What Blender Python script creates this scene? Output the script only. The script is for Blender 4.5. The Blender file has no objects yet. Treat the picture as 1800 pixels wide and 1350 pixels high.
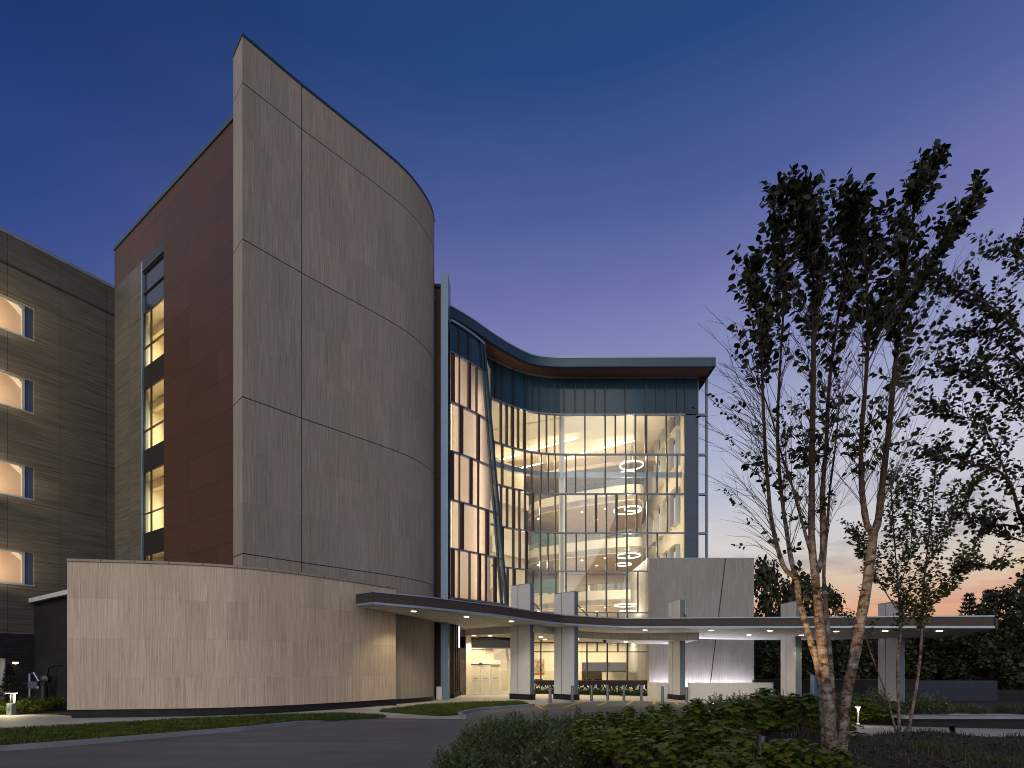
import bpy, bmesh, math, random
from mathutils import Vector, Matrix

# ------------------------------------------------------------------ camera constants (photo measured on an 1800 px wide frame)
F, CX, HY, EYE = 895.0, 900.0, 1174.0, 1.95
scene = bpy.context.scene
COL = scene.collection
R = math.radians

def gz(x):                                   # the site falls gently towards the right
    return -0.022 * min(max(x - 2.0, 0.0), 20.0)
def P(px, py, d):                            # a measured point at a chosen distance
    return Vector(((px - CX) / F * d, d, EYE + (HY - py) / F * d))
def XY(px, d):
    return ((px - CX) / F * d, d)
def G(px, py):                               # a measured point that lies on the ground
    z = 0.0
    for _ in range(12):
        d = (EYE - z) * F / (py - HY)
        z = gz((px - CX) / F * d)
    return ((px - CX) / F * d, d)
def lerp(a, b, t): return a + (b - a) * t
def sstep(a, b, x):
    t = min(max((x - a) / (b - a), 0.0), 1.0)
    return t * t * (3 - 2 * t)
def interp(tab, x):
    if x <= tab[0][0]: return tab[0][1]
    for (a, va), (b, vb) in zip(tab, tab[1:]):
        if x <= b: return lerp(va, vb, (x - a) / (b - a))
    return tab[-1][1]
def smooth_poly(pts, n=6):                   # Catmull-Rom through plan points
    out = []
    m = len(pts)
    for i in range(m - 1):
        p0 = pts[max(i - 1, 0)]; p1 = pts[i]; p2 = pts[i + 1]; p3 = pts[min(i + 2, m - 1)]
        for k in range(n):
            t = k / n
            out.append(tuple(0.5 * ((2 * p1[j]) + (-p0[j] + p2[j]) * t + (2 * p0[j] - 5 * p1[j] + 4 * p2[j] - p3[j]) * t * t
                       + (-p0[j] + 3 * p1[j] - 3 * p2[j] + p3[j]) * t ** 3) for j in range(len(p1))))
    out.append(tuple(pts[-1]))
    return out

# ------------------------------------------------------------------ objects
def tag(o, label=None, cat=None, group=None, kind=None):
    if label: o['label'] = label
    if cat: o['category'] = cat
    if group: o['group'] = group
    if kind: o['kind'] = kind
    return o
def thing(name, label, cat, loc=(0, 0, 0), group=None, rz=0.0):
    o = bpy.data.objects.new(name, None)
    o.empty_display_size = 0.3
    COL.objects.link(o)
    o.location = loc
    o.rotation_euler = (0, 0, rz)
    return tag(o, label, cat, group)
def base_of(o):
    v = Vector((0, 0, 0))
    while o is not None:
        v += Vector(o.location); o = o.parent
    return v
def kids(o): return [c for c in bpy.data.objects if c.parent == o]
def copy_tree(o, parent=None, cache={}):
    if o.name not in cache: cache[o.name] = [c.name for c in kids(o)]
    c = o.copy(); COL.objects.link(c)
    if parent is not None: c.parent = parent
    for ch in cache[o.name]: copy_tree(bpy.data.objects[ch], c)
    return c

class MB:
    def __init__(s): s.v = []; s.f = []; s.uv = []; s.mi = []
    def face(s, pts, uv=None, m=0):
        i = len(s.v)
        s.v.extend([tuple(p) for p in pts])
        s.f.append(tuple(range(i, i + len(pts))))
        s.uv.append(uv if uv else [(0.0, 0.0)] * len(pts)); s.mi.append(m)
    def box(s, x0, x1, y0, y1, z0, z1, m=0):
        s.prism([(x0, y0), (x1, y0), (x1, y1), (x0, y1)], z0, z1, m=m)
    def prism(s, poly, z0, z1, u0=0.0, m=0, top=True, bottom=True):
        n = len(poly); u = u0
        a0 = sum(poly[i][0] * poly[(i + 1) % n][1] - poly[(i + 1) % n][0] * poly[i][1] for i in range(n))
        if a0 < 0: poly = poly[::-1]
        f0 = z0 if callable(z0) else (lambda x, y: z0)
        f1 = z1 if callable(z1) else (lambda x, y: z1)
        for i in range(n):
            a = poly[i]; b = poly[(i + 1) % n]
            L = math.hypot(b[0] - a[0], b[1] - a[1])
            q = [(a[0], a[1], f0(*a)), (b[0], b[1], f0(*b)), (b[0], b[1], f1(*b)), (a[0], a[1], f1(*a))]
            s.face(q, [(u, q[0][2]), (u + L, q[1][2]), (u + L, q[2][2]), (u, q[3][2])], m)
            u += L
        if top: s.face([(p[0], p[1], f1(*p)) for p in poly], [(p[0], p[1]) for p in poly], m)
        if bottom: s.face([(p[0], p[1], f0(*p)) for p in poly[::-1]], [(p[0], p[1]) for p in poly[::-1]], m)
    def ribbon(s, pts, o0, o1, z0, z1, u0=0.0, m=0):
        """solid strip along a plan polyline, offset o0..o1 to its right-hand side"""
        n = len(pts); nor = []
        for i in range(n):
            a = Vector(pts[max(i - 1, 0)][:2]); b = Vector(pts[min(i + 1, n - 1)][:2])
            t = (b - a).normalized(); nor.append(Vector((t.y, -t.x)))
        f0 = z0 if callable(z0) else (lambda x, y: z0)
        f1 = z1 if callable(z1) else (lambda x, y: z1)
        A = [Vector(p[:2]) + k * o0 for p, k in zip(pts, nor)]
        B = [Vector(p[:2]) + k * o1 for p, k in zip(pts, nor)]
        u = u0
        for i in range(n - 1):
            L = (Vector(pts[i + 1][:2]) - Vector(pts[i][:2])).length
            a, b, c, d = A[i], A[i + 1], B[i], B[i + 1]
            def q(p, z): return (p.x, p.y, z(p.x, p.y))
            s.face([q(c, f0), q(d, f0), q(d, f1), q(c, f1)], [(u, f0(*c)), (u + L, f0(*d)), (u + L, f1(*d)), (u, f1(*c))], m)
            s.face([q(b, f0), q(a, f0), q(a, f1), q(b, f1)], [(u + L, f0(*b)), (u, f0(*a)), (u, f1(*a)), (u + L, f1(*b))], m)
            s.face([q(c, f1), q(d, f1), q(b, f1), q(a, f1)], [(u, o1), (u + L, o1), (u + L, o0), (u, o0)], m)
            s.face([q(a, f0), q(b, f0), q(d, f0), q(c, f0)], [(u, o0), (u + L, o0), (u + L, o1), (u, o1)], m)
            u += L
        for a, c, sgn in ((A[0], B[0], 1), (A[-1], B[-1], -1)):
            w = abs(o1 - o0)
            p = [(a.x, a.y, f0(*a)), (c.x, c.y, f0(*c)), (c.x, c.y, f1(*c)), (a.x, a.y, f1(*a))]
            uv = [(0, p[0][2]), (w, p[1][2]), (w, p[2][2]), (0, p[3][2])]
            if sgn < 0: p = p[::-1]; uv = uv[::-1]
            s.face(p, uv, m)
    def beam(s, a, b, w, h, side=None, m=0):
        a = Vector(a); b = Vector(b); t = (b - a).normalized()
        ref = Vector(side) if side is not None else (Vector((0, 0, 1)) if abs(t.z) < 0.9 else Vector((1, 0, 0)))
        u = t.cross(ref).normalized() * (w / 2); v = u.cross(t).normalized() * (h / 2)
        c = [(-1, -1), (1, -1), (1, 1), (-1, 1)]
        A = [a + u * i + v * j for i, j in c]; B = [b + u * i + v * j for i, j in c]
        L = (b - a).length
        for i in range(4):
            j = (i + 1) % 4
            s.face([A[i], A[j], B[j], B[i]], [(0, 0), (w, 0), (w, L), (0, L)], m)
        s.face(A[::-1], None, m); s.face(B, None, m)
    def tube(s, pts, rads, n=8, cap=True, m=0):
        pts = [Vector(p) for p in pts]; rings = []; prev = None; i0 = len(s.v)
        L = 0.0; ls = []
        for i, p in enumerate(pts):
            t = (pts[min(i + 1, len(pts) - 1)] - pts[max(i - 1, 0)]).normalized()
            if prev is None:
                ref = Vector((0, 0, 1)) if abs(t.z) < 0.9 else Vector((1, 0, 0))
                prev = t.cross(ref).normalized()
            u = (prev - t * prev.dot(t)).normalized(); prev = u; w = t.cross(u)
            r = rads[i] if isinstance(rads, (list, tuple)) else rads
            for k in range(n):
                a = 2 * math.pi * k / n
                s.v.append(tuple(p + (u * math.cos(a) + w * math.sin(a)) * r))
            if i: L += (p - pts[i - 1]).length
            ls.append(L)
        for i in range(len(pts) - 1):
            for k in range(n):
                j = (k + 1) % n
                s.f.append((i0 + i * n + k, i0 + i * n + j, i0 + (i + 1) * n + j, i0 + (i + 1) * n + k))
                s.uv.append([(k / n, ls[i]), ((k + 1) / n, ls[i]), ((k + 1) / n, ls[i + 1]), (k / n, ls[i + 1])]); s.mi.append(m)
        if cap:
            s.f.append(tuple(i0 + k for k in reversed(range(n)))); s.uv.append([(0, 0)] * n); s.mi.append(m)
            e = i0 + (len(pts) - 1) * n
            s.f.append(tuple(e + k for k in range(n))); s.uv.append([(0, 0)] * n); s.mi.append(m)
    def lathe(s, c, prof, n=24, m=0):
        i0 = len(s.v)
        for r, z in prof:
            for k in range(n):
                a = 2 * math.pi * k / n
                s.v.append((c[0] + r * math.cos(a), c[1] + r * math.sin(a), c[2] + z))
        for i in range(len(prof) - 1):
            for k in range(n):
                j = (k + 1) % n
                s.f.append((i0 + i * n + k, i0 + i * n + j, i0 + (i + 1) * n + j, i0 + (i + 1) * n + k))
                s.uv.append([(k / n, prof[i][1]), ((k + 1) / n, prof[i][1]), ((k + 1) / n, prof[i + 1][1]), (k / n, prof[i + 1][1])]); s.mi.append(m)
    def build(s, name, mat, parent=None, smooth=False, loc=None, weld=None, local=False):
        b = Vector(loc) if loc is not None else Vector((0, 0, 0))
        off = b + (Vector((0, 0, 0)) if (parent is None or local) else base_of(parent))
        me = bpy.data.meshes.new(name)
        me.from_pydata([(x - off.x, y - off.y, z - off.z) for x, y, z in s.v], [], s.f)
        for m in (mat if isinstance(mat, (list, tuple)) else [mat]): me.materials.append(m)
        uvl = me.uv_layers.new(name='UVMap')
        flat = [c for f in s.uv for p in f for c in p]
        uvl.data.foreach_set('uv', flat)
        me.polygons.foreach_set('material_index', s.mi)
        if weld is None: weld = smooth
        if weld:
            bm = bmesh.new(); bm.from_mesh(me)
            bmesh.ops.remove_doubles(bm, verts=bm.verts, dist=0.0005)
            if smooth:
                for f in bm.faces: f.smooth = True
                for e in bm.edges:
                    if len(e.link_faces) == 2 and e.calc_face_angle(0) > 0.6: e.smooth = False
            bm.to_mesh(me); bm.free()
        me.update()
        o = bpy.data.objects.new(name, me); COL.objects.link(o)
        o.location = b
        if parent is not None: o.parent = parent
        return o

def sheet(name, poly, off, mat, kind='structure', parent=None):
    """flat ground sheet that follows the fall of the site"""
    bm = bmesh.new()
    f = bm.faces.new([bm.verts.new((p[0], p[1], 0)) for p in poly])
    if f.normal.z < 0: f.normal_flip()
    for x in (2.0, 22.0):
        bmesh.ops.bisect_plane(bm, geom=bm.verts[:] + bm.edges[:] + bm.faces[:], plane_co=(x, 0, 0), plane_no=(1, 0, 0))
    for v in bm.verts: v.co.z = gz(v.co.x) + off
    bmesh.ops.triangulate(bm, faces=bm.faces[:])
    bm.normal_update()
    for f in bm.faces:
        if f.normal.z < 0: f.normal_flip()
    me = bpy.data.meshes.new(name); bm.to_mesh(me); bm.free()
    me.materials.append(mat)
    o = bpy.data.objects.new(name, me); COL.objects.link(o)
    if kind: o['kind'] = kind
    if parent: o.parent = parent
    return o

def wall_grid(mb, p0, p1, z0, z1, openings, depth, u0=0.0):
    """planar wall from plan point p0 to p1 (outside = right-hand side), rectangular openings (ua, ub, za, zb) with reveals"""
    a = Vector(p0); b = Vector(p1); L = (b - a).length; t = (b - a) / L; n = Vector((t.y, -t.x))
    us = sorted({0.0, L} | {u for o in openings for u in o[:2] if 0 < u < L})
    zs = sorted({z0, z1} | {z for o in openings for z in o[2:] if z0 < z < z1})
    def pt(u, z, k=0.0):
        q = a + t * u - n * k
        return (q.x, q.y, z)
    for ua, ub in zip(us, us[1:]):
        for za, zb in zip(zs, zs[1:]):
            um, zm = (ua + ub) / 2, (za + zb) / 2
            if any(o[0] < um < o[1] and o[2] < zm < o[3] for o in openings): continue
            mb.face([pt(ua, za), pt(ub, za), pt(ub, zb), pt(ua, zb)], [(u0 + ua, za), (u0 + ub, za), (u0 + ub, zb), (u0 + ua, zb)])
    for ua, ub, za, zb in openings:
        for A, B in (((ua, za), (ub, za)), ((ub, za), (ub, zb)), ((ub, zb), (ua, zb)), ((ua, zb), (ua, za))):
            mb.face([pt(*A), pt(*A, depth), pt(*B, depth), pt(*B)], [(u0 + A[0], A[1]), (u0 + A[0] + depth, A[1]), (u0 + B[0] + depth, B[1]), (u0 + B[0], B[1])])

# ------------------------------------------------------------------ materials
class NT:
    def __init__(s, name):
        s.m = bpy.data.materials.new(name); s.m.use_nodes = True
        s.t = s.m.node_tree
        for n in list(s.t.nodes): s.t.nodes.remove(n)
        s.out = s.t.nodes.new('ShaderNodeOutputMaterial')
    def n(s, typ, props=None, **inp):
        nd = s.t.nodes.new('ShaderNode' + typ)
        for k, v in (props or {}).items(): setattr(nd, k, v)
        for k, v in inp.items():
            key = k.replace('_', ' ')
            sock = nd.inputs[int(k[1:])] if (k[0] == 'i' and k[1:].isdigit()) else nd.inputs[key]
            if isinstance(v, bpy.types.NodeSocket): s.t.links.new(v, sock)
            else: sock.default_value = v
        return nd
    def ramp(s, fac, stops):
        nd = s.t.nodes.new('ShaderNodeValToRGB'); e = nd.color_ramp.elements
        while len(e) < len(stops): e.new(0.5)
        for el, (p, c) in zip(e, stops): el.position = p; el.color = (*c, 1)
        s.t.links.new(fac, nd.inputs[0]); return nd.outputs[0]
    def mul(s, a, b, fac=1.0):
        nd = s.t.nodes.new('ShaderNodeMix'); nd.data_type = 'RGBA'; nd.blend_type = 'MULTIPLY'
        nd.inputs[0].default_value = fac
        for k, v in ((6, a), (7, b)):
            if isinstance(v, bpy.types.NodeSocket): s.t.links.new(v, nd.inputs[k])
            else: nd.inputs[k].default_value = (*v, 1)
        return nd.outputs[2]
    def mix(s, fac, a, b):
        nd = s.t.nodes.new('ShaderNodeMix'); nd.data_type = 'RGBA'
        for k, v in ((0, fac), (6, a), (7, b)):
            if isinstance(v, bpy.types.NodeSocket): s.t.links.new(v, nd.inputs[k])
            elif k == 0: nd.inputs[0].default_value = v
            else: nd.inputs[k].default_value = (*v, 1)
        return nd.outputs[2]
    def uv(s, sc=None, src='UV'):
        o = s.n('TexCoord').outputs[src]
        if sc is None: return o
        return s.n('Mapping', Vector=o, Scale=sc).outputs[0]
    def done(s, bsdf):
        s.t.links.new(bsdf, s.out.inputs[0]); return s.m

def principled(nt, col, rough=0.6, metal=0.0, spec=0.5, bump=None, bstr=0.3, bdist=0.01, **kw):
    nd = nt.n('BsdfPrincipled', Roughness=rough, Metallic=metal)
    nd.inputs['Specular IOR Level'].default_value = spec
    if isinstance(col, bpy.types.NodeSocket): nt.t.links.new(col, nd.inputs['Base Color'])
    else: nd.inputs['Base Color'].default_value = (*col, 1)
    if bump is not None:
        b = nt.n('Bump', Strength=bstr, Distance=bdist, Height=bump)
        nt.t.links.new(b.outputs[0], nd.inputs['Normal'])
    return nd.outputs[0]

def M_plain(name, col, rough=0.5, metal=0.0, var=0.12, scale=3.0, spec=0.5):
    nt = NT(name)
    nz = nt.n('TexNoise', Vector=nt.uv(None, 'Object'), Scale=scale, Detail=4.0)
    c = nt.ramp(nz.outputs[0], [(0.3, tuple(x * (1 - var) for x in col)), (0.7, tuple(min(x * (1 + var), 1) for x in col))])
    return nt.done(principled(nt, c, rough, metal, spec))
def M_emit(name, col, strength):
    nt = NT(name); e = nt.n('Emission', Color=(*col, 1), Strength=strength)
    return nt.done(e.outputs[0])

def M_stone(name, dark, light, row=2.27, width=0.76, tint=0.9, vary=1.0):
    nt = NT(name)
    u = nt.uv()
    warp = nt.n('TexNoise', Vector=nt.uv((1.2, 0.55, 1)), Scale=1.0, Detail=2.0)
    wv = nt.n('VectorMath', {'operation': 'MULTIPLY_ADD'}, i0=warp.outputs[1], i1=(0.10, 0.0, 0.0), i2=u)
    g1 = nt.n('TexNoise', Vector=nt.n('Mapping', Vector=wv.outputs[0], Scale=(30.0, 0.55, 1)).outputs[0], Scale=1.0, Detail=7.0, Roughness=0.78)
    g2 = nt.n('TexNoise', Vector=nt.n('Mapping', Vector=wv.outputs[0], Scale=(7.0, 0.16, 1)).outputs[0], Scale=1.0, Detail=4.0, Roughness=0.6)
    c = nt.ramp(g1.outputs[0], [(0.33, dark), (0.5, tuple((a + b) / 2 for a, b in zip(dark, light))), (0.67, light)])
    c = nt.mul(c, nt.ramp(g2.outputs[0], [(0.34, (0.93, 0.925, 0.92)), (0.66, (1.04, 1.035, 1.03))]))
    br = nt.n('TexBrick', {'offset': 0.37, 'offset_frequency': 2}, Vector=u, Color1=(1 - .09 * vary, 1 - .10 * vary, 1 - .115 * vary, 1), Color2=(1 + .07 * vary, 1 + .06 * vary, 1 + .05 * vary, 1), Mortar=(0.74, 0.72, 0.70, 1), Scale=1.0,
              Mortar_Size=0.005, Mortar_Smooth=0.3, Brick_Width=width, Row_Height=row)
    c = nt.mul(c, br.outputs[0], tint)
    blot = nt.n('TexNoise', Vector=nt.uv((0.25, 0.2, 1)), Scale=1.0, Detail=3.0)
    c = nt.mul(c, nt.ramp(blot.outputs[0], [(0.3, (0.95, 0.95, 0.955)), (0.7, (1.03, 1.03, 1.02))]))
    return nt.done(principled(nt, c, 0.75, 0, 0.3, g1.outputs[0], 0.25, 0.01))
def M_cladding(name, dark, light, bw, rh, mortar, lines=16.0):
    nt = NT(name); u = nt.uv()
    g = nt.n('TexNoise', Vector=nt.uv((0.45, lines, 1)), Scale=1.0, Detail=5.0, Roughness=0.75)
    c = nt.ramp(g.outputs[0], [(0.32, dark), (0.68, light)])
    br = nt.n('TexBrick', {'offset': 0.0}, Vector=u, Color1=(0.88, 0.88, 0.88, 1), Color2=(1.1, 1.1, 1.1, 1), Mortar=(0.25, 0.25, 0.25, 1), Scale=1.0,
              Mortar_Size=mortar, Mortar_Smooth=0.1, Brick_Width=bw, Row_Height=rh)
    c = nt.mul(c, br.outputs[0], 1.0)
    return nt.done(principled(nt, c, 0.6, 0, 0.35, g.outputs[0], 0.35, 0.02))
def M_brick(name, c1, c2, mortar):
    nt = NT(name)
    br = nt.n('TexBrick', {'offset': 0.5}, Vector=nt.uv(), Color1=(*c1, 1), Color2=(*c2, 1), Mortar=(*mortar, 1), Scale=1.0,
              Mortar_Size=0.008, Mortar_Smooth=0.2, Brick_Width=0.4, Row_Height=0.075)
    return nt.done(principled(nt, br.outputs[0], 0.75, 0, 0.3, br.outputs[1], -0.4, 0.01))
def M_glass(name, tint=(0.93, 0.96, 0.95), spec=0.09, rough=0.0):
    nt = NT(name)
    tr = nt.n('BsdfTransparent', Color=(*tint, 1)); gl = nt.n('BsdfGlossy', Color=(0.9, 0.95, 1, 1), Roughness=rough)
    lw = nt.n('LayerWeight', Blend=0.25)
    f = nt.n('Math', {'operation': 'MULTIPLY_ADD'}, i0=lw.outputs[0], i1=0.35, i2=spec)
    mx = nt.n('MixShader', i0=f.outputs[0], i1=tr.outputs[0], i2=gl.outputs[0])
    return nt.done(mx.outputs[0])
def M_leaf(name, c1, c2, c3=None, trans=0.35, scale=9.0, spec=0.3):
    nt = NT(name)
    nz = nt.n('TexNoise', Vector=nt.uv(None, 'Object'), Scale=scale, Detail=2.0)
    st = [(0.34, c1), (0.56, c2)] + ([(0.72, c3)] if c3 else [])
    c = nt.ramp(nz.outputs[0], st)
    p = principled(nt, c, 0.5, 0, spec)
    tl = nt.n('BsdfTranslucent', Color=c)
    mx = nt.n('MixShader', i0=trans, i1=p, i2=tl.outputs[0])
    return nt.done(mx.outputs[0])
def M_ground(name, c1, c2, sc, rough, bump=0.4, fine=60.0, c3=None, spec=0.3, joint=None):
    nt = NT(name); o = nt.uv(None, 'Object')
    a = nt.n('TexNoise', Vector=o, Scale=sc, Detail=5.0, Roughness=0.6)
    b = nt.n('TexNoise', Vector=o, Scale=fine, Detail=4.0, Roughness=0.7)
    c = nt.ramp(a.outputs[0], [(0.3, c1), (0.7, c2)])
    c = nt.mul(c, nt.ramp(b.outputs[0], [(0.3, (0.72, 0.72, 0.72)), (0.7, (1.2, 1.2, 1.2))]), 0.8)
    if joint:
        br = nt.n('TexBrick', {'offset': 0.0}, Vector=nt.n('Mapping', Vector=o, Rotation=(0, 0, joint[2])).outputs[0], Color1=(0.94, 0.94, 0.94, 1), Color2=(1.06, 1.06, 1.06, 1), Mortar=(0.45, 0.45, 0.45, 1),
                  Scale=1.0, Mortar_Size=0.012, Brick_Width=joint[0], Row_Height=joint[1])
        c = nt.mul(c, br.outputs[0], 1.0)
    return nt.done(principled(nt, c, rough, 0, spec, b.outputs[0], bump, 0.02))
def M_bark(name, birch=True):
    nt = NT(name); o = nt.uv(None, 'Object')
    if birch:
        a = nt.n('TexNoise', Vector=nt.n('Mapping', Vector=o, Scale=(11, 11, 17)).outputs[0], Scale=1.0, Detail=6.0, Roughness=0.75)
        b = nt.n('TexNoise', Vector=o, Scale=9.0, Detail=3.0)
        c = nt.ramp(a.outputs[0], [(0.40, (0.03, 0.02, 0.015)), (0.46, (0.12, 0.095, 0.08)), (0.58, (0.22, 0.19, 0.17)), (0.74, (0.34, 0.31, 0.285))])
        c = nt.mul(c, nt.ramp(b.outputs[0], [(0.38, (0.55, 0.34, 0.22)), (0.55, (1, 1, 1))]), 0.75)
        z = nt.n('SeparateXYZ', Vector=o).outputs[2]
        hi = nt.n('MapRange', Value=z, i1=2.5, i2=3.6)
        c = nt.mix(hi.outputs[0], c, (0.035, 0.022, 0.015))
    else:
        a = nt.n('TexNoise', Vector=nt.n('Mapping', Vector=o, Scale=(14, 14, 4)).outputs[0], Scale=1.0, Detail=4.0)
        c = nt.ramp(a.outputs[0], [(0.3, (0.035, 0.025, 0.018)), (0.7, (0.11, 0.08, 0.06))])
    return nt.done(principled(nt, c, 0.8, 0, 0.2, a.outputs[0], 0.5, 0.01))
def M_painting(name):
    nt = NT(name)
    v = nt.n('TexVoronoi', Vector=nt.uv(None, 'Object'), Scale=3.5)
    c = nt.ramp(nt.n('SeparateXYZ', Vector=v.outputs[1]).outputs[0], [(0.1, (0.35, 0.08, 0.05)), (0.4, (0.55, 0.4, 0.25)), (0.65, (0.12, 0.2, 0.06)), (0.9, (0.5, 0.2, 0.1))])
    return nt.done(principled(nt, c, 0.6))

STONE = M_stone('travertine tower', (0.175, 0.152, 0.125), (0.40, 0.355, 0.30))
STONE_LOW = M_stone('travertine low wall', (0.34, 0.265, 0.19), (0.72, 0.60, 0.465), 1.55, 0.74, .95, 1.25)
STONE_BLOCK = M_stone('travertine block', (0.19, 0.175, 0.16), (0.40, 0.375, 0.345), 2.6, 0.7)
BROWN = M_cladding('brown cladding', (0.047, 0.019, 0.011), (0.076, 0.031, 0.018), 2.68, 1.52, 0.016, 24)
GREY_CLAD = M_cladding('ribbed grey cladding', (0.042, 0.039, 0.034), (0.135, 0.122, 0.102), 2.1, 1.523, 0.012, 11)
WOOD_SOFFIT = M_cladding('wood soffit', (0.13, 0.066, 0.048), (0.19, 0.10, 0.075), 2.4, 0.6, 0.008, 10)
FASCIA = M_cladding('dark wood fascia', (0.034, 0.025, 0.020), (0.064, 0.048, 0.040), 1.9, 3.0, 0.012, 20)
BRICK = M_brick('dark brick', (0.011, 0.010, 0.012), (0.022, 0.02, 0.024), (0.006, 0.006, 0.007))
METAL_BLUE = M_plain('blue grey metal', (0.024, 0.054, 0.082), 0.35, 0.2, 0.06)
METAL_LIGHT = M_plain('light metal trim', (0.24, 0.30, 0.36), 0.35, 0.4, 0.06)
MULL = M_plain('mullion metal', (0.06, 0.048, 0.038), 0.4, 0.2, 0.08)
MULL_BROWN = M_plain('brown fin metal', (0.038, 0.018, 0.015), 0.4, 0.2)
TRANSOM = M_plain('transom metal', (0.14, 0.16, 0.20), 0.35, 0.4)
WHITE_METAL = M_plain('white metal panel', (0.62, 0.6, 0.57), 0.4, 0.0, 0.04)
COLUMN_WHITE = M_plain('column panel', (0.6, 0.6, 0.6), 0.45, 0.0, 0.04)
CANOPY_SOFFIT = M_cladding('canopy soffit panel', (0.50, 0.49, 0.47), (0.56, 0.55, 0.53), 1.6, 1.2, 0.006, 0.4)
DARK = M_plain('dark metal', (0.018, 0.018, 0.02), 0.4, 0.2)
BLACK = M_plain('black metal', (0.006, 0.006, 0.007), 0.3, 0.1)
SPANDREL = M_plain('spandrel glass', (0.018, 0.05, 0.078), 0.12, 0.0, 0.05, 0.6, 0.3)
DARK_GLASS = M_plain('dark glass', (0.012, 0.016, 0.024), 0.06, 0.0, 0.05, 0.5, 0.5)
SIDE_GLASS = M_plain('blue side glass', (0.03, 0.045, 0.10), 0.2, 0.0, 0.05, 0.6, 0.4)
GLASS = M_glass('clear glass')
GLASS_RAIL = M_glass('rail glass', (0.86, 0.95, 0.92), 0.04)
CREAM = M_plain('cream wall', (0.66, 0.58, 0.45), 0.6, 0.0, 0.04, 0.5)
CREAM_W = M_plain('white parapet', (0.74, 0.68, 0.56), 0.55, 0.0, 0.03, 0.5)
BEIGE = M_plain('beige ceiling', (0.50, 0.39, 0.28), 0.6, 0.0, 0.05, 0.5)
PEACH = M_plain('peach wall', (0.62, 0.43, 0.29), 0.6, 0.0, 0.03, 0.5)
TEAL = M_plain('teal wall', (0.11, 0.20, 0.20), 0.5, 0.0, 0.06, 0.6)
FROST = M_plain('frosted door pane', (0.56, 0.52, 0.41), 0.4, 0.0, 0.03)
STEEL = M_plain('brushed steel', (0.15, 0.155, 0.16), 0.4, 0.5, 0.1, 20)
EDGE_GREY = M_plain('column edge plate', (0.13, 0.165, 0.20), 0.4, 0.1, 0.05)
E_SOFT = M_emit('soft strip lamp', (0.9, 0.82, 0.9), 2.0)
RAW_WOOD = M_plain('timber', (0.42, 0.28, 0.14), 0.5, 0.0, 0.15)
BLUE = M_plain('blue panel', (0.02, 0.10, 0.32), 0.3)
CONCRETE = M_ground('pavement concrete', (0.30, 0.29, 0.275), (0.40, 0.385, 0.36), 0.35, 0.75, 0.2, 40, joint=(1.8, 1.8, 0.55))
KERB = M_ground('kerb concrete', (0.17, 0.185, 0.205), (0.25, 0.265, 0.285), 1.2, 0.8, 0.3, 50)
def M_asphalt():
    nt = NT('asphalt'); o = nt.uv(None, 'Object')
    big = nt.n('TexNoise', Vector=o, Scale=0.2, Detail=4.0, Roughness=0.6)
    st = nt.n('TexNoise', Vector=nt.n('Mapping', Vector=o, Rotation=(0, 0, -0.75), Scale=(0.12, 1.7, 1)).outputs[0], Scale=1.0, Detail=5.0, Roughness=0.65)
    fine = nt.n('TexNoise', Vector=o, Scale=70.0, Detail=4.0, Roughness=0.75)
    spots = nt.n('TexVoronoi', Vector=o, Scale=0.55)
    c = nt.ramp(big.outputs[0], [(0.3, (0.085, 0.084, 0.087)), (0.7, (0.145, 0.142, 0.146))])
    c = nt.mul(c, nt.ramp(st.outputs[0], [(0.3, (0.68, 0.68, 0.7)), (0.7, (1.22, 1.2, 1.18))]))
    c = nt.mul(c, nt.ramp(fine.outputs[0], [(0.3, (0.7, 0.7, 0.7)), (0.7, (1.25, 1.25, 1.25))]))
    c = nt.mul(c, nt.ramp(spots.outputs[0], [(0.02, (0.6, 0.6, 0.6)), (0.16, (1, 1, 1))]), 0.6)
    rough = nt.n('MapRange', Value=st.outputs[0], i3=0.6, i4=0.85)
    p = nt.n('BsdfPrincipled'); nt.t.links.new(c, p.inputs['Base Color']); nt.t.links.new(rough.outputs[0], p.inputs['Roughness'])
    bp = nt.n('Bump', Strength=0.5, Distance=0.02, Height=fine.outputs[0]); nt.t.links.new(bp.outputs[0], p.inputs['Normal'])
    return nt.done(p.outputs[0])
ASPHALT = M_asphalt()
SOIL = M_ground('soil', (0.02, 0.022, 0.012), (0.035, 0.035, 0.02), 0.5, 0.9, 0.6, 30)
MULCH = M_ground('mulch', (0.012, 0.009, 0.008), (0.04, 0.03, 0.025), 2.5, 0.9, 1.0, 45)
LAWN = M_ground('lawn soil', (0.018, 0.035, 0.006), (0.035, 0.06, 0.01), 1.5, 0.9, 0.8, 40)
YELLOW = M_ground('yellow road paint', (0.5, 0.26, 0.03), (0.6, 0.33, 0.05), 2.0, 0.6, 0.2, 60)
GRASS = M_leaf('grass blade', (0.045, 0.068, 0.008), (0.085, 0.115, 0.012), (0.12, 0.135, 0.02), 0.3, 2)
TUFT = M_leaf('dry grass blade', (0.03, 0.04, 0.012), (0.05, 0.06, 0.02), (0.08, 0.07, 0.03), 0.3, 3)
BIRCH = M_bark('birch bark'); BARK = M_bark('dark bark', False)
LEAF_BIRCH = M_leaf('birch leaf', (0.008, 0.012, 0.004), (0.016, 0.023, 0.006), None, 0.2)
LEAF_YOUNG = M_leaf('young tree leaf', (0.028, 0.042, 0.012), (0.055, 0.07, 0.02), None, 0.25)
LEAF_HYD = M_leaf('broad shrub leaf', (0.05, 0.085, 0.010), (0.115, 0.15, 0.016), (0.17, 0.085, 0.03), 0.35, 7)
LEAF_SMALL = M_leaf('small shrub leaf', (0.014, 0.036, 0.010), (0.055, 0.105, 0.026), (0.15, 0.20, 0.07), 0.25, 11, 0.45)
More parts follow.
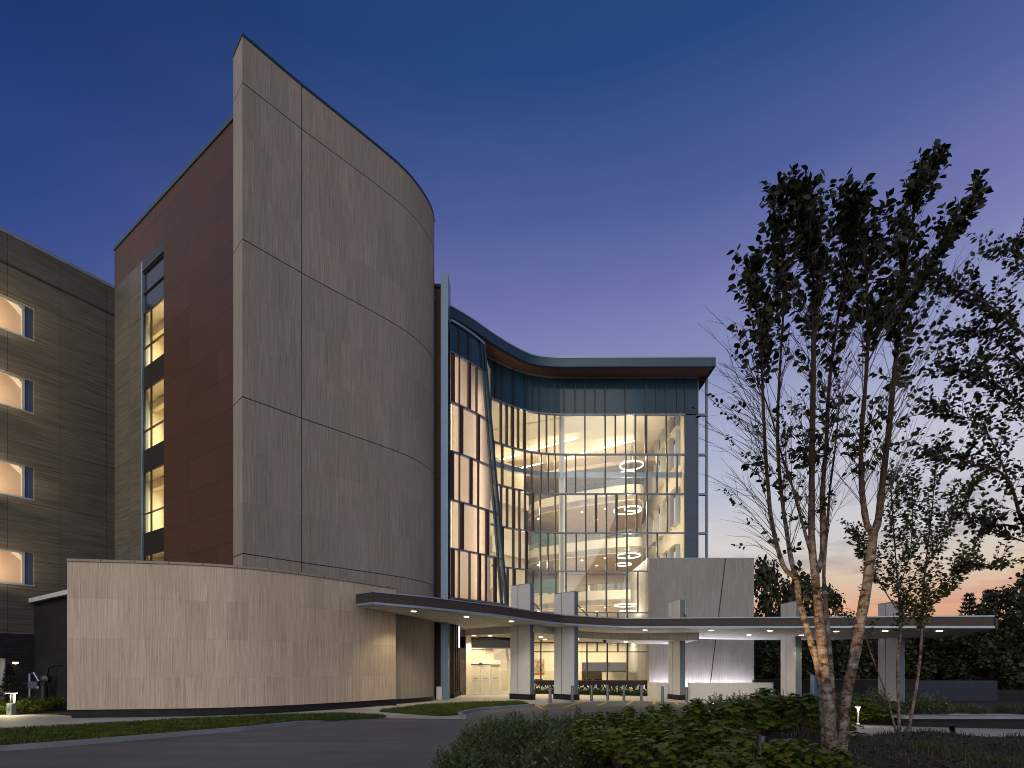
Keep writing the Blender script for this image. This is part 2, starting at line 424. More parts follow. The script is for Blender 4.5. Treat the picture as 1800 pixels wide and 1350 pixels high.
LEAF_LIME = M_leaf('lime shrub leaf', (0.07, 0.12, 0.012), (0.13, 0.18, 0.02), None, 0.3, 5)
LEAF_DARK = M_leaf('background tree leaf', (0.016, 0.022, 0.008), (0.035, 0.042, 0.014), (0.06, 0.06, 0.02), 0.2, 0.8)
LEAF_CONIFER = M_leaf('conifer needle', (0.014, 0.02, 0.014), (0.026, 0.034, 0.026), None, 0.1, 0.8)
PETAL = M_leaf('white petal', (0.7, 0.7, 0.62), (0.8, 0.8, 0.74), None, 0.3)
PAINTING = M_painting('abstract painting')
E_WARM = M_emit('warm lamp', (1.0, 0.80, 0.50), 14.0)
E_RING = M_emit('ring lamp', (1.0, 0.90, 0.66), 2.6)
E_LINE = M_emit('line lamp', (1.0, 0.90, 0.62), 6.0)
E_COOL = M_emit('cool strip lamp', (0.86, 0.84, 1.0), 6.0)
E_PATH = M_emit('path lamp', (1.0, 0.86, 0.58), 4.0)

# ------------------------------------------------------------------ lamps
WARM = (1.0, 0.77, 0.44); PALE = (1.0, 0.85, 0.58); COOL = (0.87, 0.85, 1.0)
def lamp(kind, name, loc, energy, color, parent=None, rot=(0, 0, 0), target=None, **kw):
    l = bpy.data.lights.new(name, kind); l.energy = energy; l.color = color
    for k, v in kw.items(): setattr(l, k, v)
    o = bpy.data.objects.new(name, l); COL.objects.link(o)
    b = base_of(parent) if parent else Vector((0, 0, 0))
    o.location = Vector(loc) - b
    if target is not None:
        o.rotation_euler = (Vector(target) - Vector(loc)).to_track_quat('-Z', 'Y').to_euler()
    else: o.rotation_euler = rot
    if parent: o.parent = parent
    return o
# ================================================================== GROUND
def make_ground():
    xs = [-700, -300, -120, -60, -30, -10, 2, 7, 12, 17, 22, 40, 70, 150, 350, 700]
    ys = [-300, -100, -30, 0, 10, 20, 30, 40, 60, 90, 150, 300, 700, 1200]
    mb = MB()
    for xa, xb in zip(xs, xs[1:]):
        for ya, yb in zip(ys, ys[1:]):
            mb.face([(xa, ya, gz(xa)), (xb, ya, gz(xb)), (xb, yb, gz(xb)), (xa, yb, gz(xa))])
    o = mb.build('ground', SOIL, weld=True); o['kind'] = 'structure'
make_ground()

KERB1 = [(-24, 2.0), (-18, 6.6), XY(0, 11.85), XY(197, 13.3), XY(330, 14.6), XY(449, 16.0), XY(560, 18.1), XY(602, 19.3)]
KERB2 = [(-1.75, 19.6), (-2.05, 20.9), (-1.85, 22.0), (-1.2, 23.4), (0.0, 24.6), (1.15, 25.7)]
BOLL = [G(967, 1236.4), G(1006, 1234.3), G(1040, 1232.3), G(1068, 1231.5), G(1096.6, 1231.3), G(1127.5, 1231.8), G(1164.6, 1233.3), G(1207, 1234.5)]
arc = [(x, y - 0.55) for x, y in BOLL]
road = [(-60, -60), (-60, 0.0), (-24, 2.0)] + KERB1[1:] + [(-1.75, 19.2)] + KERB2[1:] + arc[0:] + [(16, 29.2), (24, 26.5), (34, 25.5), (34, 21), (18, 20.5), (17, 10), (17, -60)]
sheet('road', road, 0.004, ASPHALT)
walk = [(-60, 6), (-24, 6), (-17.6, 10.6)] + [(x - 0.3, y + 0.5) for x, y in KERB1[2:]] + [(-1.75, 19.25)] + KERB2[1:] + arc + [(16, 29.0), (24, 26.4), (34, 25.4), (34, 44), (-9, 44), (-9, 27), (-17.2, 20.3), (-19, 21.2), (-60, 20)]
sheet('pavement', walk, 0.008, CONCRETE)
path = [G(1420, 1290), G(1490, 1276.5), G(1600, 1277), G(1800, 1280), (40, 18.6), (40, 12), (15, 12), (10, 12.5)]
sheet('garden_path', path, 0.010, CONCRETE)
sheet('planting_bed_soil', [(-26, 20.2), (-19.2, 21.3), (-17.3, 20.7), (-21.4, 24.6), (-25.6, 27.2), (-40, 22)], 0.014, MULCH)
sheet('planted_terrace', [(13.2, 19.8), (44, 18.7), (44, 36), (20, 36)], 0.06, MULCH)

kb = thing('kerb', 'long grey concrete kerb edging the grass strip beside the road', 'kerb', (-10, 13, 0))
m = MB(); m.ribbon(smooth_poly(KERB1, 5), -0.16, 0.0, -0.2, lambda x, y: 0.13 if x < -7.5 else 0.13 - 0.11 * sstep(-7.5, -6.5, x)); m.build('kerb_stone', KERB, kb, weld=True)
kb = thing('kerb', 'short grey concrete kerb curving round the grass island near the entrance', 'kerb', (-1, 23, 0))
m = MB(); m.ribbon(smooth_poly(KERB2, 5), -0.16, 0.0, -0.2, 0.13); m.build('kerb_stone', KERB, kb, weld=True)

# raised grass: soil sheet and blades
STRIP = [(-24.5, 2.6), (-18.4, 7.0)] + [(x - 0.1, y + 0.12) for x, y in KERB1[2:7]] + [XY(679, 19.9), XY(597, 20.7), XY(449, 19.6), XY(316, 18.3), XY(228, 17.3), XY(0, 15.3), (-19.5, 11.0), (-26, 5.5)]
ISLE = [G(667, 1251.8), (-2.9, 20.4), (-2.2, 20.9), (-2.0, 22.0), (-1.35, 23.5), (-0.15, 24.75), (0.9, 25.7), G(916, 1236), G(835, 1237), G(749, 1241.7)]
def in_poly(p, poly):
    c = False; j = len(poly) - 1
    for i in range(len(poly)):
        if (poly[i][1] > p[1]) != (poly[j][1] > p[1]) and p[0] < (poly[j][0] - poly[i][0]) * (p[1] - poly[i][1]) / (poly[j][1] - poly[i][1]) + poly[i][0]: c = not c
        j = i
    return c
def grass_area(name, poly, n, h, mat, zf, seed, label=None, width=0.011, clump=0.0):
    rnd = random.Random(seed); v = []; f = []
    x0 = min(p[0] for p in poly); x1 = max(p[0] for p in poly); y0 = min(p[1] for p in poly); y1 = max(p[1] for p in poly)
    k = 0
    while k < n:
        x = rnd.uniform(x0, x1); y = rnd.uniform(y0, y1)
        if not in_poly((x, y), poly): continue
        cnt = 1 if clump == 0 else rnd.randint(14, 30)
        for _ in range(cnt):
            xx = x + rnd.gauss(0, clump) if clump else x; yy = y + rnd.gauss(0, clump) if clump else y
            a = rnd.uniform(0, 6.283); l = h * rnd.uniform(0.55, 1.3); lean = rnd.uniform(0.1, 0.7) * l; w = width * rnd.uniform(0.7, 1.3)
            ca, sa = math.cos(a), math.sin(a); z = zf(xx, yy); i = len(v)
            v += [(xx - sa * w, yy + ca * w, z - 0.01), (xx + sa * w, yy - ca * w, z - 0.01),
                  (xx + ca * lean * .4 + sa * w * .7, yy + sa * lean * .4 - ca * w * .7, z + l * .6), (xx + ca * lean * .4 - sa * w * .7, yy + sa * lean * .4 + ca * w * .7, z + l * .6),
                  (xx + ca * lean, yy + sa * lean, z + l)]
            f += [(i, i + 1, i + 2, i + 3), (i + 3, i + 2, i + 4)]
            k += 1
    me = bpy.data.meshes.new(name); me.from_pydata(v, [], f); me.materials.append(mat)
    o = bpy.data.objects.new(name, me); COL.objects.link(o); o['kind'] = 'stuff'
    tag(o, label, 'grass')
    return o
for nm, poly in (('lawn', STRIP), ('lawn', ISLE)):
    mb = MB(); mb.prism(poly, -0.1, 0.10); o = mb.build(nm, LAWN); o['kind'] = 'structure'
GRASS_STRIP = grass_area('grass', STRIP[2:-2], 26000, 0.075, GRASS, lambda x, y: 0.10, 3, 'mown green grass strip between road kerb and pavement')
grass_area('grass', ISLE, 9000, 0.08, GRASS, lambda x, y: 0.10, 4, 'mown green grass island in front of the entrance')

# yellow road markings
def mark(pts, w):
    mb = MB()
    for (a, b) in pts:
        a = Vector(G(*a)); b = Vector(G(*b)); t = (b - a).normalized(); n = Vector((-t.y, t.x)) * w / 2
        mb.face([(p.x, p.y, gz(p.x) + 0.013) for p in (a - n, b - n, b + n, a + n)])
    return mb
PX = lambda x, y: (920 + x / 3.913, 1000 + y / 3.913)
mk = mark([(PX(75, 930), PX(135, 965)), (PX(130, 948), PX(178, 924)), (PX(275, 955), PX(412, 910)), (PX(510, 943), PX(592, 907)), (PX(713, 935), PX(762, 904)),
           (PX(895, 932), PX(908, 907)), (PX(1062, 935), PX(1035, 910)), (PX(1222, 938), PX(1178, 913))], 0.16).build('road_marking', YELLOW)
mk['kind'] = 'structure'
pts = [PX(150, 962), PX(300, 956), PX(500, 951), PX(700, 947), PX(900, 944), PX(1060, 942), PX(1220, 944)]
mk = mark(list(zip(pts, pts[1:])), 0.07).build('road_marking', YELLOW); mk['kind'] = 'structure'

# mulch mound in the foreground
def bed_z(x, y):
    a = 0.34 + 0.56 * sstep(0.2, 3.6, x)
    back = lerp(16.0, 12.6, sstep(2, 5, x)); front = lerp(8.5, 8.2, sstep(2, 5, x))
    fy = 1 - sstep(front, back, y)
    fx = sstep(-1.4, -0.5, x) * (1 - sstep(12.0, 15.5, x))
    bump = 0.05 * math.sin(x * 1.7 + y * .9) + 0.035 * math.sin(x * 3.1 - y * 2.3)
    return gz(x) + (a + bump) * fy * fx + (0.03 if fy * fx > 0.02 else -0.06)
mb = MB(); xs = [-2.2 + 0.3 * i for i in range(62)]; ys = [1.5 + 0.3 * i for i in range(53)]
for xa, xb in zip(xs, xs[1:]):
    for ya, yb in zip(ys, ys[1:]):
        mb.face([(xa, ya, bed_z(xa, ya)), (xb, ya, bed_z(xb, ya)), (xb, yb, bed_z(xb, yb)), (xa, yb, bed_z(xa, yb))])
o = mb.build('mulch_bed', MULCH, smooth=True); o['kind'] = 'structure'

# ================================================================== STONE TOWER
ZT = 29.2
raw = [(426.1, 63.2), (475, 104.5), (529.7, 150.7), (605, 211), (665, 259.5), (696, 286), (717, 306), (735.1, 327.9), (748, 347), (757, 364), (761.5, 377), (763.5, 391)]
TW = [XY(px, (ZT - EYE) * F / (HY - py)) for px, py in raw]
TW = smooth_poly(TW, 3)
FINEND = XY(410.0, 22.74)
tower = thing('stone_tower', 'tall curved travertine tower with pointed left edge and dark panel joints', 'tower', (-8, 26, 0))
back = [(-5.4, 33.2), (-10, 33.2)]
ujoint = 530.0
def split_at(px):
    for i, p in enumerate(TW):
        if p[0] / p[1] * F + CX >= px: return i
bands = [(-0.6, 0.02), (0.02, 6.87), (6.91, 13.63), (13.67, 20.43), (20.47, 27.17), (27.21, ZT)]
mb = MB()
ij = split_at(529.7)
for za, zb in bands[1:]:
    j0 = TW[ij]; t = (Vector(TW[ij + 1]) - Vector(TW[ij])).normalized() * 0.05
    left = TW[:ij + 1]; right = [(j0[0] + t.x, j0[1] + t.y)] + TW[ij + 1:]
    mb.ribbon(left, -0.35, 0.0, za, zb, 0.0); mb.ribbon(right, -0.35, 0.0, za, zb, 2.66)
mb.build('stone_wall', STONE, tower, smooth=True)
# end cut of the leading edge
mb = MB()
fe = Vector(FINEND); fc = Vector(TW[0]); dd = (fc - fe).normalized()
for za, zb in bands[1:]:
    mb.ribbon([FINEND, tuple(fc - dd * 0.012)], -0.3, 0.0, za, zb, 0)
mb.build('end_face', STONE, tower)
mb = MB(); inner = [(fe.x + .35, fe.y + .2)] + [tuple(Vector(p) + Vector((-0.03, 0.06))) for p in TW[1:]] + back
mb.prism([(TW[0][0] - 0.1, TW[0][1] + 0.18)] + inner[1:] + [(fe.x + .1, fe.y + .15)], 0.0, ZT - 0.05)
mb.build('core', DARK, tower)
mb = MB(); mb.ribbon(TW, -0.4, 0.03, ZT + 0.003, ZT + 0.12); mb.ribbon([FINEND, TW[0]], -0.35, 0.03, ZT + 0.006, ZT + 0.123); mb.build('coping', METAL_BLUE, tower)
mb = MB(); mb.ribbon(TW[6:], 0.001, 0.05, -0.3, 0.26); mb.build('plinth', BLACK, tower)

# ================================================================== BROWN WING with the strip window
C1 = (-23.5, 30.1); C2 = (-12.5, 22.9)
LB = math.hypot(C2[0] - C1[0], C2[1] - C1[1])
eb = Vector(((C2[0] - C1[0]) / LB, (C2[1] - C1[1]) / LB)); nb = Vector((eb.y, -eb.x)); inb = -nb
def BW(u, z, k=0.0):                         # u from the left corner, k inwards
    q = Vector(C1) + eb * u + inb * k
    return (q.x, q.y, z)
wing = thing('brown_wing', 'dark red brown panelled wing with a tall lit strip window', 'building', (-18, 27, 0))
us0, us1 = LB - 9.41, LB - 6.84
ZB = 26.6
mb = MB(); wall_grid(mb, BW(us1, 0)[:2], C2, 0.0, ZB, [], 0.2); mb.build('brown_wall', BROWN, wing)
mb = MB(); wall_grid(mb, C1, BW(us1 - .001, 0)[:2], 24.38, ZB, [], 0.2); mb.build('brown_wall', BROWN, wing)
mb = MB(); wall_grid(mb, C1, BW(us0 - 0.16, 0)[:2], 0.0, 24.375, [], 0.2); mb.build('grey_wall', GREY_CLAD, wing)
mb = MB(); mb.prism([BW(us0 - .16, 0)[:2], BW(us0, 0)[:2], BW(us0, 0, .3)[:2], BW(us0 - .16, 0, .3)[:2]], 3.0, 24.372); mb.build('window_jamb', METAL_LIGHT, wing)
mb = MB(); mb.prism([BW(us0, 0)[:2], BW(us1, 0)[:2], BW(us1, 0, .3)[:2], BW(us0, 0, .3)[:2]], 23.78, 24.375); mb.build('window_head', DARK, wing)
mb = MB(); mb.ribbon([C1, C2], -0.4, 0.06, ZB + .002, ZB + 0.22); mb.build('coping', METAL_BLUE, wing)
mb = MB(); mb.prism([BW(0, 0, .3)[:2], BW(LB, 0, .3)[:2], BW(LB, 0, 7)[:2], BW(0, 0, 7)[:2]], ZB - .4, ZB - .1); mb.build('roof', DARK, wing)
mb = MB(); mb.prism([BW(0.0, 0, 6.8)[:2], BW(LB, 0, 6.8)[:2], BW(LB, 0, 7)[:2], BW(0, 0, 7)[:2]], 0, ZB - .4); mb.build('rear_wall', BROWN, wing)
ums = LB - 8.53
def pane(mb, u0, u1, z0, z1, k): mb.face([BW(u0, z0, k), BW(u1, z0, k), BW(u1, z1, k), BW(u0, z1, k)])
for zs in (18.42, 13.85, 9.28, 4.71):
    w = thing('window', None, None, (0, 0, 0)); del_me = w
    w.parent = wing; w.location = Vector(BW((us0 + us1) / 2, zs)) - base_of(wing)
    zt = zs + 3.08 if zs > 18 else zs + 3.45
    mb = MB()
    for z in (zs + 0.04, zs + 1.13, zt - 0.03): mb.beam(BW(us0, z, .1), BW(us1, z, .1), 0.08, 0.06)
    for u in (us0 + .04, ums, us1 - .04): mb.beam(BW(u, zs, .1), BW(u, zt, .1), 0.07, 0.08, side=(nb.x, nb.y, 0))
    mb.build('frame', DARK, w)
    mb = MB(); pane(mb, us0, us1, zs, zt, .12); mb.build('pane', GLASS, w)
    mb = MB()                                 # the lit room behind
    def rm(u, z, k): return BW(u, z, k)
    a, b, k0, k1, z0, z1 = us0 - 1.2, us1 + 1.8, .14, 4.4, zs - .02, zt - .001
    mb.face([rm(a, z0, k1), rm(b, z0, k1), rm(b, z1, k1), rm(a, z1, k1)])
    mb.face([rm(a, z0, k0), rm(a, z0, k1), rm(a, z1, k1), rm(a, z1, k0)]); mb.face([rm(b, z0, k0), rm(b, z0, k1), rm(b, z1, k1), rm(b, z1, k0)])
    mb.face([rm(a, z1, k0), rm(b, z1, k0), rm(b, z1, k1), rm(a, z1, k1)]); mb.face([rm(a, z0, k0), rm(b, z0, k0), rm(b, z0, k1), rm(a, z0, k1)])
    mb.face([rm(a, z0, k0), rm(us0 + .01, z0, k0), rm(us0 + .01, z1, k0), rm(a, z1, k0)]); mb.face([rm(us1 - .01, z0, k0), rm(b, z0, k0), rm(b, z1, k0), rm(us1 - .01, z1, k0)])
    mb.beam(rm(us0 - .1, (z0 + z1) / 2, 2.2), rm(us0 - .1, z1, 2.2), .6, .6)
    mb.beam(rm(a, z1 - .25, 1.0), rm(b, z1 - .25, 1.0), .25, .5)
    mb.build('room', CREAM, w)
    mb = MB(); mb.beam(rm(us0 + 1.2, zs + 1.0, 3.4), rm(us1 + .6, zs + .85, 1.6), .1, .06); mb.build('strip_lamp', E_LINE, w)
    lamp('AREA', 'room_lamp', BW((us0 + us1) / 2 + .3, zt - .45, 2.4), 400, (1.0, 0.87, 0.55), w, shape='RECTANGLE', size=1.2, size_y=.5)
for zs in (17.3, 12.73, 8.16):
    mb = MB(); mb.prism([BW(us0, 0, .06)[:2], BW(us1, 0, .06)[:2], BW(us1, 0, .3)[:2], BW(us0, 0, .3)[:2]], zs + .002, zs + 1.118)
    mb.build('spandrel_panel', DARK, wing)
mb = MB(); pane(mb, us0, us1, 21.5, 23.78, .12); mb.build('dark_pane', DARK_GLASS, wing)
mb = MB()
for z in (22.6, 23.74): mb.beam(BW(us0, z, .1), BW(us1, z, .1), 0.08, 0.07)
mb.build('dark_pane_frame', DARK, wing)

# ================================================================== GREY WING (far left)
ea = Vector((0.547, 0.837)); na = Vector((ea.y, -ea.x)); ina = -na
LA = 13.0
A0 = Vector(C1) - ea * LA
def AW(u, z, k=0.0):                         # u measured back from the corner towards the camera
    q = Vector(C1) - ea * u + ina * k
    return (q.x, q.y, z)
grey = thing('grey_wing', 'long grey ribbed wing with four lit windows at the left edge', 'building', (-27, 25, 0))
ZA = 24.35
sills = (19.3, 15.43, 10.85, 6.28)
ops = [(LA - 7.4, LA - 3.56, s, s + 1.79) for s in sills]
ZS = 3.75
mb = MB(); wall_grid(mb, tuple(A0), C1, ZS, ZA, ops, 0.28); mb.build('ribbed_wall', GREY_CLAD, grey)
mb = MB(); wall_grid(mb, tuple(A0), C1, -.2, ZS - .003, [(LA - 6.4, LA - 4.67, -.1, 2.45)], 0.25); mb.build('brick_base', BRICK, grey)
mb = MB()
for z in (22.75,): mb.beam(AW(LA, z, -.004), AW(0, z, -.004), .02, .05)
mb.build('joint', BLACK, grey)
mb = MB(); mb.ribbon([tuple(A0), C1], -0.4, 0.05, ZA + .002, ZA + .16); mb.build('coping', METAL_LIGHT, grey)
mb = MB(); mb.prism([AW(0, 0, .1)[:2], AW(LA, 0, .1)[:2], AW(LA, 0, 9)[:2], AW(0, 0, 9)[:2]], ZA - .5, ZA - .1); mb.build('roof', DARK, grey)
for i in range(5):
    pass
mb = MB(); mb.beam(AW(LA, ZA + .45, 1.2), AW(0.4, ZA + .45, 1.2), .08, .05)
for k in range(9): mb.beam(AW(.6 + k * 1.4, ZA, 1.2), AW(.6 + k * 1.4, ZA + .45, 1.2), .05, .05)
mb.build('roof_rail', DARK, grey)
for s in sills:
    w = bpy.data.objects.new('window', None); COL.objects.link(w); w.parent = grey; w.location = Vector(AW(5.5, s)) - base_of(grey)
    zt = s + 1.79
    mb = MB()
    mb.beam(AW(7.4, s + .03, .0), AW(3.56, s + .03, .0), .14, .06)
    mb.build('sill', METAL_LIGHT, w)
    mb = MB()
    for z in (s + .09, zt - .04): mb.beam(AW(7.4, z, .2), AW(3.93, z, .2), .1, .07)
    for u in (3.95, 7.3): mb.beam(AW(u, s + .06, .2), AW(u, zt, .2), .1, .1, side=(na.x, na.y, 0))
    mb.build('frame', METAL_LIGHT, w)
    mb = MB(); mb.face([AW(7.4, s + .06, .24), AW(3.95, s + .06, .24), AW(3.95, zt, .24), AW(7.4, zt, .24)]); mb.build('pane', GLASS, w)
    mb = MB(); mb.face([AW(3.93, s + .06, .2), AW(3.56, s + .06, .2), AW(3.56, zt, .2), AW(3.93, zt, .2)]); mb.build('side_pane', SIDE_GLASS, w)
    mb = MB(); a, b, k0, k1, z0, z1 = 3.3, 10.5, .3, 3.6, s - .05, zt + .5
    for q in ([(a, z0, k1), (b, z0, k1), (b, z1, k1), (a, z1, k1)], [(a, z0, k0), (a, z0, k1), (a, z1, k1), (a, z1, k0)], [(b, z0, k0), (b, z0, k1), (b, z1, k1), (b, z1, k0)],
              [(a, z1, k0), (b, z1, k0), (b, z1, k1), (a, z1, k1)], [(a, z0, k0), (b, z0, k0), (b, z0, k1), (a, z0, k1)], [(3.0, z0, k0), (3.6, z0, k0), (3.6, z1, k0), (3.0, z1, k0)],
              [(7.2, z0, k0), (b, z0, k0), (b, z1, k0), (7.2, z1, k0)], [(a, zt - .02, k0), (b, zt - .02, k0), (b, z1, k0), (a, z1, k0)]):
        mb.face([AW(*p) for p in q])
    mb.build('room', PEACH, w)
    # raked lining, its bright edge and the dim pocket above it
    mb = MB(); kk = .6
    def at_px(px, py):                        # point of the lining plane seen through the first window, shifted to this storey
        u = 3.0
        for _ in range(60):
            q = AW(u, 0, kk); e = q[0] / q[1] * F + CX - px
            u += e * .03
        q = AW(u, 0, kk); return (u, EYE + (HY - py) / F * q[1] - 19.3 + s)
    p1, p2, p0 = at_px(37, 556), at_px(18, 516), at_px(-4, 470)
    p1 = (p1[0], max(p1[1], s + .5)); zl = zt + .45
    mb.face([AW(10.4, z0 + .01, kk), AW(p1[0], z0 + .01, kk), AW(p1[0], p1[1], kk), AW(p2[0], p2[1], kk), AW(p0[0], zl, kk), AW(10.4, zl, kk)])
    mb.build('raked_lining', PEACH, w)
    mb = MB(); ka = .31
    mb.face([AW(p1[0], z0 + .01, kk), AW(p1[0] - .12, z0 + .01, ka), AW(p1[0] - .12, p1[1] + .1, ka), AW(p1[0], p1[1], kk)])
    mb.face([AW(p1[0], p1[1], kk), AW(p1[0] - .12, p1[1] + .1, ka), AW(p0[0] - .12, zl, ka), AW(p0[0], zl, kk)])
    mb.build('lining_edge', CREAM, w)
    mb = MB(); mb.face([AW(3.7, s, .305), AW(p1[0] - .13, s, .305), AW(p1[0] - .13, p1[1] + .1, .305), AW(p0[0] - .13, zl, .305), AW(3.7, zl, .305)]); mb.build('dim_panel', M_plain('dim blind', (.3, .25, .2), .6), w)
    lamp('AREA', 'room_lamp', AW(6.2, s + .07, .33), 300, (1.0, 0.78, 0.50), w, target=AW(5.6, s + 1.5, .62), shape='RECTANGLE', size=4.2, size_y=.06)
dr = bpy.data.objects.new('door', None); COL.objects.link(dr); dr.parent = grey; dr.location = Vector(AW(5.4, 0)) - base_of(grey)
mb = MB()
mb.beam(AW(4.72, 0, .1), AW(4.72, 2.45, .1), .12, .1, side=(na.x, na.y, 0)); mb.beam(AW(6.35, 0, .1), AW(6.35, 2.45, .1), .12, .1, side=(na.x, na.y, 0)); mb.beam(AW(6.3, 2.4, .1), AW(4.78, 2.4, .1), .1, .1)
mb.build('frame', WHITE_METAL, dr)
mb = MB(); mb.face([AW(6.3, 0, .15), AW(4.78, 0, .15), AW(4.78, 2.35, .15), AW(6.3, 2.35, .15)]); mb.build('pane', FROST, dr)

# ================================================================== BRICK ANNEX
annex = thing('brick_annex', 'low dark brick annex with a white roof edge behind the stone wall', 'building', (-23, 26, 0))
B0 = AW(3.56, 0)[:2]; B1 = (B0[0] + eb.x * 9, B0[1] + eb.y * 9)
mb = MB(); wall_grid(mb, B0, B1, -.2, 5.4, [], .2); mb.build('brick_wall', BRICK, annex)
mb = MB(); mb.ribbon([B0, B1], -.5, .22, 5.403, 5.62); mb.build('roof_edge', WHITE_METAL, annex)
mb = MB(); mb.prism([B0, B1, (B1[0] + 3, B1[1] + 4.5), (B0[0] + 3, B0[1] + 4.5)], 5.2, 5.39); mb.build('roof', DARK, annex)

# ================================================================== LOW STONE WALL
LW_T = [(118, 982.5), (190, 984.6), (284, 987.4), (370, 991.5), (450, 997.7), (530, 1007), (610, 1018.5), (660, 1026.5), (695.5, 1032.3)]
LWP = smooth_poly([XY(px, 4.2 * F / (HY - py)) for px, py in LW_T], 4)
low = thing('stone_wall', 'low curved travertine garden wall on a dark base in front of the tower', 'wall', (-12, 22, 0))
mb = MB(); mb.ribbon(LWP, -0.45, 0, 0.33, 6.06); mb.build('stone_facing', STONE_LOW, low, smooth=True)
mb = MB(); mb.ribbon(LWP, -0.5, 0.05, 6.064, 6.16)
mb.build('coping', M_cladding('coping stone', (0.26, 0.22, 0.18), (0.34, 0.29, 0.24), 1.2, 5.0, 0.02, 1.0), low)
def inset(pts, a, b):
    d0 = (Vector(pts[1]) - Vector(pts[0])).normalized() * a; d1 = (Vector(pts[-2]) - Vector(pts[-1])).normalized() * b
    return [tuple(Vector(pts[0]) + d0)] + list(pts[1:-1]) + [tuple(Vector(pts[-1]) + d1)]
mb = MB(); mb.ribbon(inset(LWP, .1, .25), -0.35, -0.08, -.1, 0.327); mb.build('base', BRICK, low)

# ================================================================== METAL BLADE between tower and glass
blade = thing('metal_fin', 'tall blue grey metal fin beside the curved stone tower', 'fin', (-4.2, 31.5, 0))
mb = MB(); mb.box(-4.37, -3.93, 31.25, 32.6, -.05, 26.25); mb.build('blade', M_plain('fin metal', (0.10, 0.16, 0.24), .35, .3, .06), blade)
mb = MB(); mb.box(-4.9, -4.372, 31.7, 33.4, -.05, 25.6); mb.box(-4.95, -4.375, 31.6, 33.45, 25.603, 25.8); mb.build('brown_return', BROWN, blade)
mb = MB(); mb.box(-4.62, -4.30, 31.1, 31.245, -.05, .8); mb.build('foot', COLUMN_WHITE, blade)

# ================================================================== STONE BLOCK on the right
block = thing('stone_block', 'grey travertine block right of the atrium with a slanting dark joint', 'building', (14, 42, 0))
bx0, bx1, by0, by1, bz1 = 10.42, 18.44, 38.8, 47.5, 10.27
ja = P(1275, 985, by0); jb = P(1249, 1199, by0)
def jx(z): return lerp(jb.x, ja.x, (z - jb.z) / (ja.z - jb.z))
mb = MB()
g = 0.035
zb = -.1
for x0, x1 in ((lambda z: bx0, lambda z: jx(z) - g), (lambda z: jx(z) + g, lambda z: bx1)):
    mb.face([(x0(zb), by0, zb), (x1(zb), by0, zb), (x1(bz1), by0, bz1), (x0(bz1), by0, bz1)], [(x0(zb), zb), (x1(zb), zb), (x1(bz1), bz1), (x0(bz1), bz1)])
mb.face([(bx0, by0, zb), (bx0, by1, zb), (bx0, by1, bz1), (bx0, by0, bz1)], [(0, zb), (8, zb), (8, bz1), (0, bz1)])
mb.face([(bx1, by0, zb), (bx1, by1, zb), (bx1, by1, bz1), (bx1, by0, bz1)], [(0, zb), (8, zb), (8, bz1), (0, bz1)])
mb.build('stone_facing', STONE_BLOCK, block)
mb = MB(); mb.box(bx0 + .02, bx1 - .02, by0 + .05, by1, -.5, bz1 - .1); mb.build('core', DARK, block)
mb = MB(); mb.box(bx0 - .02, bx1 + .03, by0 - .03, by1, bz1 + .002, bz1 + .07); mb.build('coping', METAL_LIGHT, block)
mb = MB(); mb.box(bx0 + .05, bx1 - .05, by0 + .02, by0 + .3, -.6, -.103); mb.build('base', DARK, block)
# LED grazer at its foot
mb = MB(); mb.box(bx0 + .1, bx1 - .1, by0 - .5, by0 - .42, -.12, -.06); mb.build('light_strip', E_COOL, block)
for i in range(4):
    xa = bx0 + .1 + i * 1.96
    lamp('AREA', 'grazing_lamp', (xa + .98, by0 - .28, .05), 150, COOL, block, target=(xa + .98, by0 - .03, .9), shape='RECTANGLE', size=1.94, size_y=.06)

pl = thing('planter_wall', 'long white low planter wall in front of the stone block', 'planter', (13, 35.5, gz(13)))
for xa, xb in ((XY(1155, 35.5)[0], 12.0), (12.35, XY(1358, 35.5)[0])):
    mb = MB()
    mb.box(xa, xb, 35.4, 35.75, gz(13) - .3, .92)
    mb.build('wall_section', COLUMN_WHITE, pl)
mb = MB(); mb.box(XY(1155, 35.5)[0], XY(1155, 35.5)[0] + .35, 35.76, 38.0, gz(10) - .3, .91); mb.build('wall_section', COLUMN_WHITE, pl)
